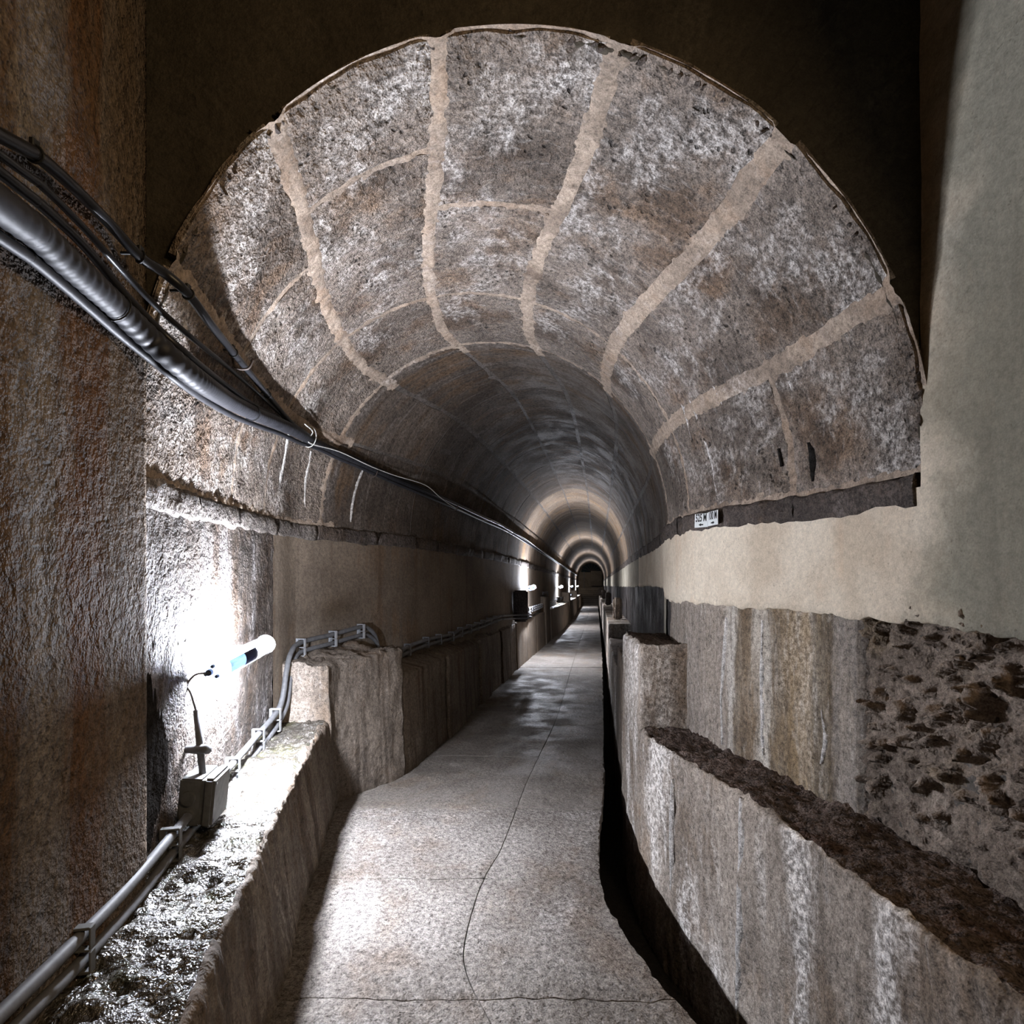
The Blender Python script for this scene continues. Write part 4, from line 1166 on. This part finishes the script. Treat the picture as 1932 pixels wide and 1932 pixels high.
for i in (1, 4, 6, 8, 9):
    p = pA[i]; q = pA[i+1]
    tie(tA, p, q, .018, M['black_tie'])
    bm = bmesh.new(); box(bm, p+Vector((.0, 0, .022)), (.012, .02, .02)); box(bm, p+Vector((-.03, 0, .012)), (.06, .008, .008))
    bm_obj('clamp_hook', bm, M['black_tie'], tA, bevel=.002)
tB, pB = cable('power_cable', NEAR['B'], .0095, M['cable'], 'thin black cable between the uppermost cable and the fat hose', .008, .025, 320, n=8)
tC, pC = cable('ribbed_hose', NEAR['C'], .037, M['hose'], 'fat grey ribbed hose, thickest of the cables on the left', -.004, .0, 330, seg=18, dense=True,
               rf=lambda L: (1+.035*math.sin(L*2*math.pi/.035))*(1 if L < 3.4 else max(.55, 1-.22*(L-3.4))), n=40)
for i in (4, 9):
    tie(tC, pC[i], pC[i+1], .041, M['black_tie'])
tD, pD = cable('power_cable', NEAR['D'], .0135, M['hose'], 'smooth dark grey cable lowest of the bundle, below the hose', -.034, .005, 300, n=8)
tE, pE = cable('power_cable', NEAR['E'], .0125, M['cable'], 'dull black cable half hidden behind the hose', .0, -.01, 330, n=8)
# thin pale wire wrapped round the bundle and the wire tie
pts = []
for i, (px, py) in enumerate([(575, 800), (590, 815), (583, 835), (640, 852), (700, 880), (745, 897), (802, 915), (830, 938), (854, 955), (880, 968), (908, 981), (935, 984), (963, 1003), (990, 1016), (1017, 1036), (1045, 1057), (1071, 1072)]):
    p = on_vault(px, py, .085); pts.append(p)
bm = bmesh.new(); tube_bm(bm, catmull(pts, 6), .004, 6)
tag(bm_obj('pale_wire', bm, M['tie'], None, smooth=True), 'thin pale wire winding round the dark cable bundle', 'wire')
c0 = on_vault(583, 824, .045)
bm = bmesh.new()
tube_bm(bm, [c0 + Vector((.055*math.cos(a)*.9, .012*math.sin(a*1.0), .075*math.sin(a))) for a in [2*math.pi*k_/24 for k_ in range(25)]], .0035, 6)
tag(bm_obj('wire_tie', bm, M['tie'], None, smooth=True), 'loop of pale wire binding the cables where the bundle begins', 'tie')
# hooks in the vault that carry the bundle
for i, (px, py) in enumerate([(455, 668), (700, 884), (854, 951), (963, 1002)]):
    p = on_vault(px, py, .05)
    bm = bmesh.new()
    hook = [p+Vector((-.14, 0, .03)), p+Vector((-.05, 0, .03)), p+Vector((-.03, 0, -.055)), p+Vector((.03, 0, -.065)), p+Vector((.055, 0, -.02))]
    tube_bm(bm, catmull(hook, 5), .005, 6)
    tag(bm_obj('cable_hook', bm, M['iron'], None, smooth=True), ['iron hook under the upper cable close to the bundle start', 'iron hook carrying the bundle just past the wire loop', 'iron hook carrying the bundle halfway to the second lamp', 'farthest iron hook on the bundle near the second lamp'][i], 'hook', 'hooks that carry the cable bundle')

# ------------------------------------------------------------------ distance signs on the right course
def sign(c, w, h, yaw, text, left, label, tilt=0.0):
    t = thing('distance_sign', label, 'sign', c)
    R = Matrix.Translation(c) @ Matrix.Rotation(yaw, 4, 'Z') @ Matrix.Rotation(tilt, 4, 'Y')     # local: x = to the right in the picture, -y = towards the viewer
    bm = bmesh.new(); box(bm, Vector((0, 0, 0)), (w, .003, h)); bmesh.ops.transform(bm, matrix=R, verts=bm.verts)
    bm_obj('plate', bm, M['sign'], t, bevel=.0008)
    cu = bpy.data.curves.new('lettering', 'FONT'); cu.body = text; cu.align_x = 'CENTER'; cu.align_y = 'CENTER'
    cu.size = h*.62; cu.extrude = .0003; cu.offset = h*.013
    tmp = link(bpy.data.objects.new('lettering_outline', cu))
    bpy.context.view_layer.update()
    me = bpy.data.meshes.new_from_object(tmp.evaluated_get(bpy.context.evaluated_depsgraph_get()))
    bpy.data.objects.remove(tmp); me.materials.clear(); me.materials.append(M['ink'])
    o = link(bpy.data.objects.new('lettering', me))
    o.parent = t; o.matrix_parent_inverse = Matrix.Translation(-Vector(c))
    o.matrix_basis = R @ Matrix.Translation((0, -.0022, h*.17)) @ Matrix.Rotation(math.pi/2, 4, 'X') @ Matrix.Diagonal((w*.92/(len(text)*h*.62*.56), 1.25, 1, 1))
    k_ = -1 if left else 1
    bm = bmesh.new()
    prof = [(-.2, -.06), (.0, -.06), (.0, -.14), (.22, 0), (.0, .14), (.0, .06), (-.2, .06)]
    va = [bm.verts.new((k_*x*w*.85, -.0024, -h*.31+z*h*.8)) for x, z in prof]; vb = [bm.verts.new((k_*x*w*.85, -.0018, -h*.31+z*h*.8)) for x, z in prof]
    bm.faces.new(va); bm.faces.new(vb[::-1])
    for q in range(7): bm.faces.new((va[q], va[(q+1) % 7], vb[(q+1) % 7], vb[q]))
    bmesh.ops.transform(bm, matrix=R, verts=bm.verts)
    bm_obj('arrow', bm, M['ink'], t)
    return t
ys_ = 3.06
yawR = math.atan2(XR(3.12)-XR(3.0), .12)     # plan direction of the wall
def sgn(y): return Vector((XR(y)-.055, y, EYE+SPRING(y)-.055))
ang = -math.atan2(.12, -(XR(3.12)-XR(3.0)))+math.pi
sign(sgn(3.06), .105, .078, ang+math.pi if False else -math.atan2(.12, XR(3.0)-XR(3.12))*1.0, '100 M', False, 'small white distance plate reading 100 M with an arrow right')
sign(sgn(3.175)+Vector((-.006, 0, -.004)), .105, .078, -math.atan2(.12, XR(3.0)-XR(3.12))*1.0+.25, '525 M', True, 'small bent white distance plate reading 525 M with an arrow left', .04)
